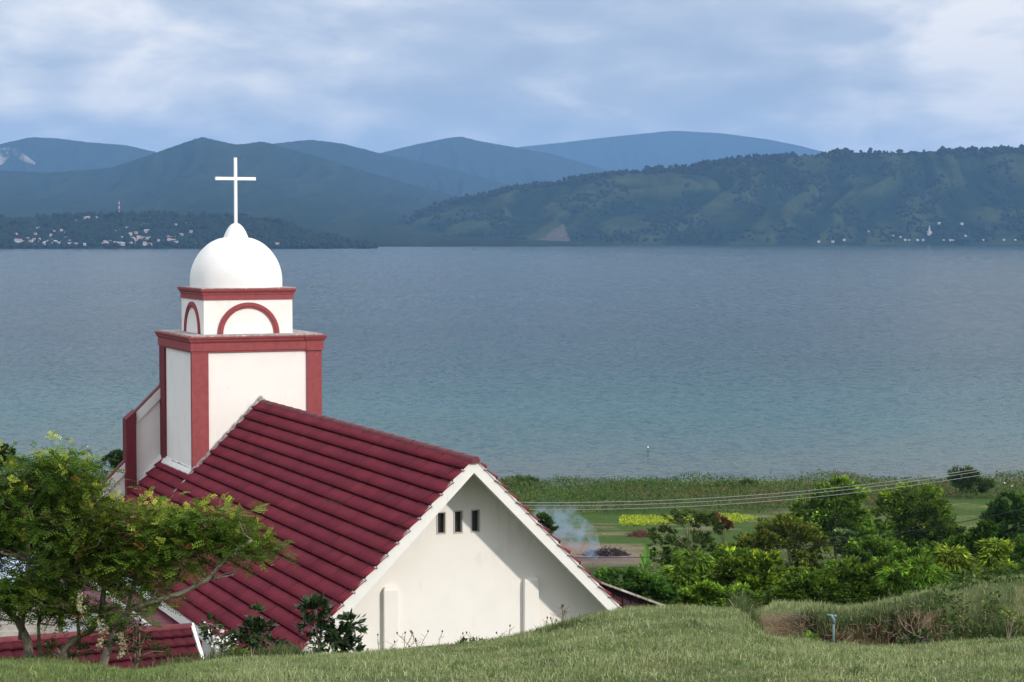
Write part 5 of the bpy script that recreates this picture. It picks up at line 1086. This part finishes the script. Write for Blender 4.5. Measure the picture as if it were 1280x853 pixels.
ftree('small_tree', 'middle small tree with a curved pale trunk and rusty leaf tips', 77, 22.5, [(112, 648, 42, 24), (150, 665, 40, 26), (110, 700, 50, 30), (60, 740, 45, 25), (145, 720, 40, 24), (118, 768, 30, 16), (100, 618, 26, 14), (178, 634, 14, 8)], 2700,
      [([(77, 830, 0), (82, 812, 0), (92, 800, 0), (112, 790, 0), (126, 770, .1), (130, 735, .15), (120, 690, .1), (125, 640, 0)], .052), ([(100, 795, 0), (96, 760, -.1), (110, 720, -.2), (90, 690, -.2)], .022)], 2, (.072, .118, .016), (.19, .26, .028), 60)
ftree('small_tree', 'right small tree reaching a long leafy branch over the maroon roof', 126, 22.3, [(190, 655, 42, 22), (235, 665, 45, 24), (275, 670, 40, 20), (310, 688, 32, 13), (285, 648, 28, 9), (180, 695, 35, 22), (230, 705, 30, 14), (195, 740, 26, 14), (160, 770, 22, 14)], 2500,
      [([(122, 842, 0), (132, 820, 0), (140, 800, 0), (148, 780, 0), (160, 762, 0), (190, 752, 0), (225, 742, -.1), (260, 725, -.15), (290, 690, -.2), (315, 675, -.25)], .048), ([(150, 776, 0), (165, 740, .1), (175, 700, .15), (185, 665, .15), (215, 650, .1)], .024), ([(190, 752, 0), (220, 720, .1), (245, 690, .1), (270, 660, .1)], .014), ([(145, 790, 0), (128, 750, .2), (135, 715, .3), (150, 680, .3)], .02)], 3, (.068, .130, .017), (.18, .28, .03), 70)
# dry hanging flower sprays on the right small tree
def hangspray(px, py, L_, seed, lb):
    rg = np.random.default_rng(seed); p0 = at(px, py, 22.0); n_ = 130; f_ = rg.random(n_); P = p0+np.stack([.02*rg.normal(size=n_)+.05*np.sin(f_*3)*np.sign(L_), .02*rg.normal(size=n_), -f_*abs(L_)], 1); V = cards(P, .035, .018, -.3, rg)
    o = mesh_np('seed_spray', V-p0, quads(n_), M['grass'], None, np.repeat(shade(np.tile((.42, .40, .24), (n_, 1)), n_, rg, .15), 4, 0)); o.location = p0; tag(o, lb, 'seed spray')
hangspray(122, 772, .36, 1, 'pale dry seed spray hanging beside the right small tree, larger one'); hangspray(148, 790, .28, 2, 'pale dry seed spray hanging lowest, against the pantile roof'); hangspray(104, 742, -.2, 3, 'pale dry seed spray hanging highest, against the white wall')
# shrubs at the crest
def bush(name, label, px0, Y, blobs, n, leaf, ar, c0, c1, stems, seed, mt='leafg', tip=.4, group='shrubs along the lawn edge', up=.25):
    return plant(name, label, 'shrub', px0, Y, blobs, n, leaf, ar, c0, c1, tip, up, trunk=.014, limbs=stems, nclump=16, cl=.33, mt=mt, bark='bark', seed=seed, group=group, hollow=.1)
bush('shrub', 'glossy dark round-leaved shrub in front of the gable, left clump', 396, 22.1, [(395, 762, 22, 14), (412, 775, 16, 12), (388, 780, 14, 12)], 420, .090, .62, (.020, .045, .014), (.075, .115, .03), 14, 31)
bush('shrub', 'glossy dark round-leaved shrub in front of the gable, right clump', 428, 22.1, [(440, 778, 15, 14), (425, 795, 20, 18), (412, 812, 22, 12), (440, 812, 18, 10)], 520, .090, .62, (.020, .045, .014), (.075, .115, .03), 14, 32)
bush('shrub', 'dark climbing shrub of heart-shaped leaves before the maroon roof', 312, 22.3, [(318, 790, 24, 18), (300, 805, 30, 16), (340, 808, 26, 14), (322, 765, 8, 12), (262, 782, 14, 10)], 760, .080, .60, (.026, .055, .015), (.085, .13, .03), 12, 33)
fl = bush('flowering_shrub', 'small shrub covered in white flowers beside the white bargeboard', 272, 22.2, [(270, 798, 14, 12), (285, 808, 10, 10), (255, 790, 10, 7)], 260, .05, .5, (.045, .085, .02), (.12, .17, .04), 8, 34)
rg2 = np.random.default_rng(8); P = np.array([at(rg2.normal(276, 9), rg2.normal(800, 8), 22.1+rg2.normal()*.05) for _ in range(80)]); V = cards(P, .032, .026, .3, rg2); mesh_np('blossom', V, quads(len(P)), M['flower'], fl)
bush('shrub', 'low yellow-green shrub at the foot of the climbing shrub', 296, 22.05, [(298, 816, 14, 5)], 220, .04, .5, (.14, .19, .03), (.32, .35, .05), 5, 35, mt='leaf')
bush('shrub', 'low leafy plant growing against the foot of the gable wall', 590, 21.9, [(580, 806, 14, 5), (600, 803, 12, 5)], 230, .055, .4, (.05, .095, .02), (.14, .20, .04), 6, 36, mt='leaf')
bush('shrub', 'straggly green plant hanging in front of the pantile roof', 160, 22.2, [(160, 800, 26, 18), (190, 815, 22, 12), (175, 785, 14, 12)], 420, .055, .45, (.035, .070, .018), (.10, .15, .03), 12, 37, mt='leaf')
bush('shrub', 'straggly green plant beside the trunk of the leftmost tree', 100, 22.4, [(60, 812, 14, 12), (100, 815, 14, 14)], 320, .05, .45, (.035, .070, .018), (.10, .15, .03), 10, 38, mt='leaf')
bush('shrub', 'tiny bright green seedling in the mud below the pipe', 1014, 21.3, [(1014, 797, 7, 5)], 60, .055, .45, (.12, .22, .03), (.2, .3, .05), 4, 39, mt='leaf')
bush('shrub', 'pale-leaved weed on the bank at the right edge', 1262, 22.0, [(1262, 768, 14, 8), (1275, 780, 12, 8)], 200, .05, .35, (.12, .18, .04), (.25, .30, .07), 8, 40, mt='leaf')
bush('shrub', 'broad dark-leaved weed at the foot of the dead twigs', 1150, 21.4, [(1150, 797, 14, 7), (1135, 803, 8, 5)], 110, .07, .6, (.03, .07, .02), (.11, .15, .05), 6, 41)
# dead branching twig in the scar
r0 = at(1148, 800, 21.7); mb = MB()
def twigs(p, d_, l_, r_, dep, rg):
    q = p+d_*l_; m_ = (p+q)/2+rg.normal(size=3)*l_*.06; mb.tube([p, m_, q], [r_, r_*.85, r_*.6], 5)
    if dep:
        for s_ in range(rg.integers(2, 4)): twigs(q if s_ else m_, unit(d_+rg.normal(size=3)*.55+np.array((0, 0, .15))), l_*rg.uniform(.5, .8), r_*.6, dep-1, rg)
rg3 = np.random.default_rng(3)
for dx_ in (-1.1, -.5, .0, .35): twigs(r0, unit(np.array((dx_, -.1, .9))), .17, .006, 3, rg3)
o = mb.build('dead_bush', M['twig'], base=r0); tag(o, 'bare grey dead bush in front of the dark hollow bank', 'dead bush')
# weed stalks with dark seed heads along the crest
rg4 = np.random.default_rng(12)
WPX = list(rg4.uniform(455, 720, 26))+list(rg4.uniform(900, 990, 8))+[385, 398, 360, 1240, 1250, 1228, 1262]
for i, a in enumerate(WPX):
    Yw = 21.9 if a < 900 else 21.8; x_ = (a-640)/F*Yw; z_ = gz1(x_, Yw); hgt = rg4.uniform(.06, .20); r = empty('weed_stalk', (x_, Yw, z_), 'thin dry weed stalk with a small seed head on the crest', 'weed', 'dry weed stalks along the crest')
    b0 = np.array((x_, Yw, z_-.02)); ln_ = np.array((rg4.normal()*.08, rg4.normal()*.04, hgt)); mb = MB(); mb.tube([b0, b0+ln_*.5+np.array((rg4.normal()*.01, 0, 0)), b0+ln_], [.0035, .003, .002], 4)
    for s_ in range(3): p = b0+ln_*rg4.uniform(.4, .8); mb.tube([p, p+np.array((rg4.normal()*.05, 0, rg4.uniform(.02, .07)))], [.002, .0015], 4)
    mb.build('stalk', M['twig'], r); mb = MB(); t_ = b0+ln_; mb.tube([t_, t_+Zv*.012, t_+Zv*.026], [.004, .011, .003], 6); mb.build('seed_head', M['barkd'], r)
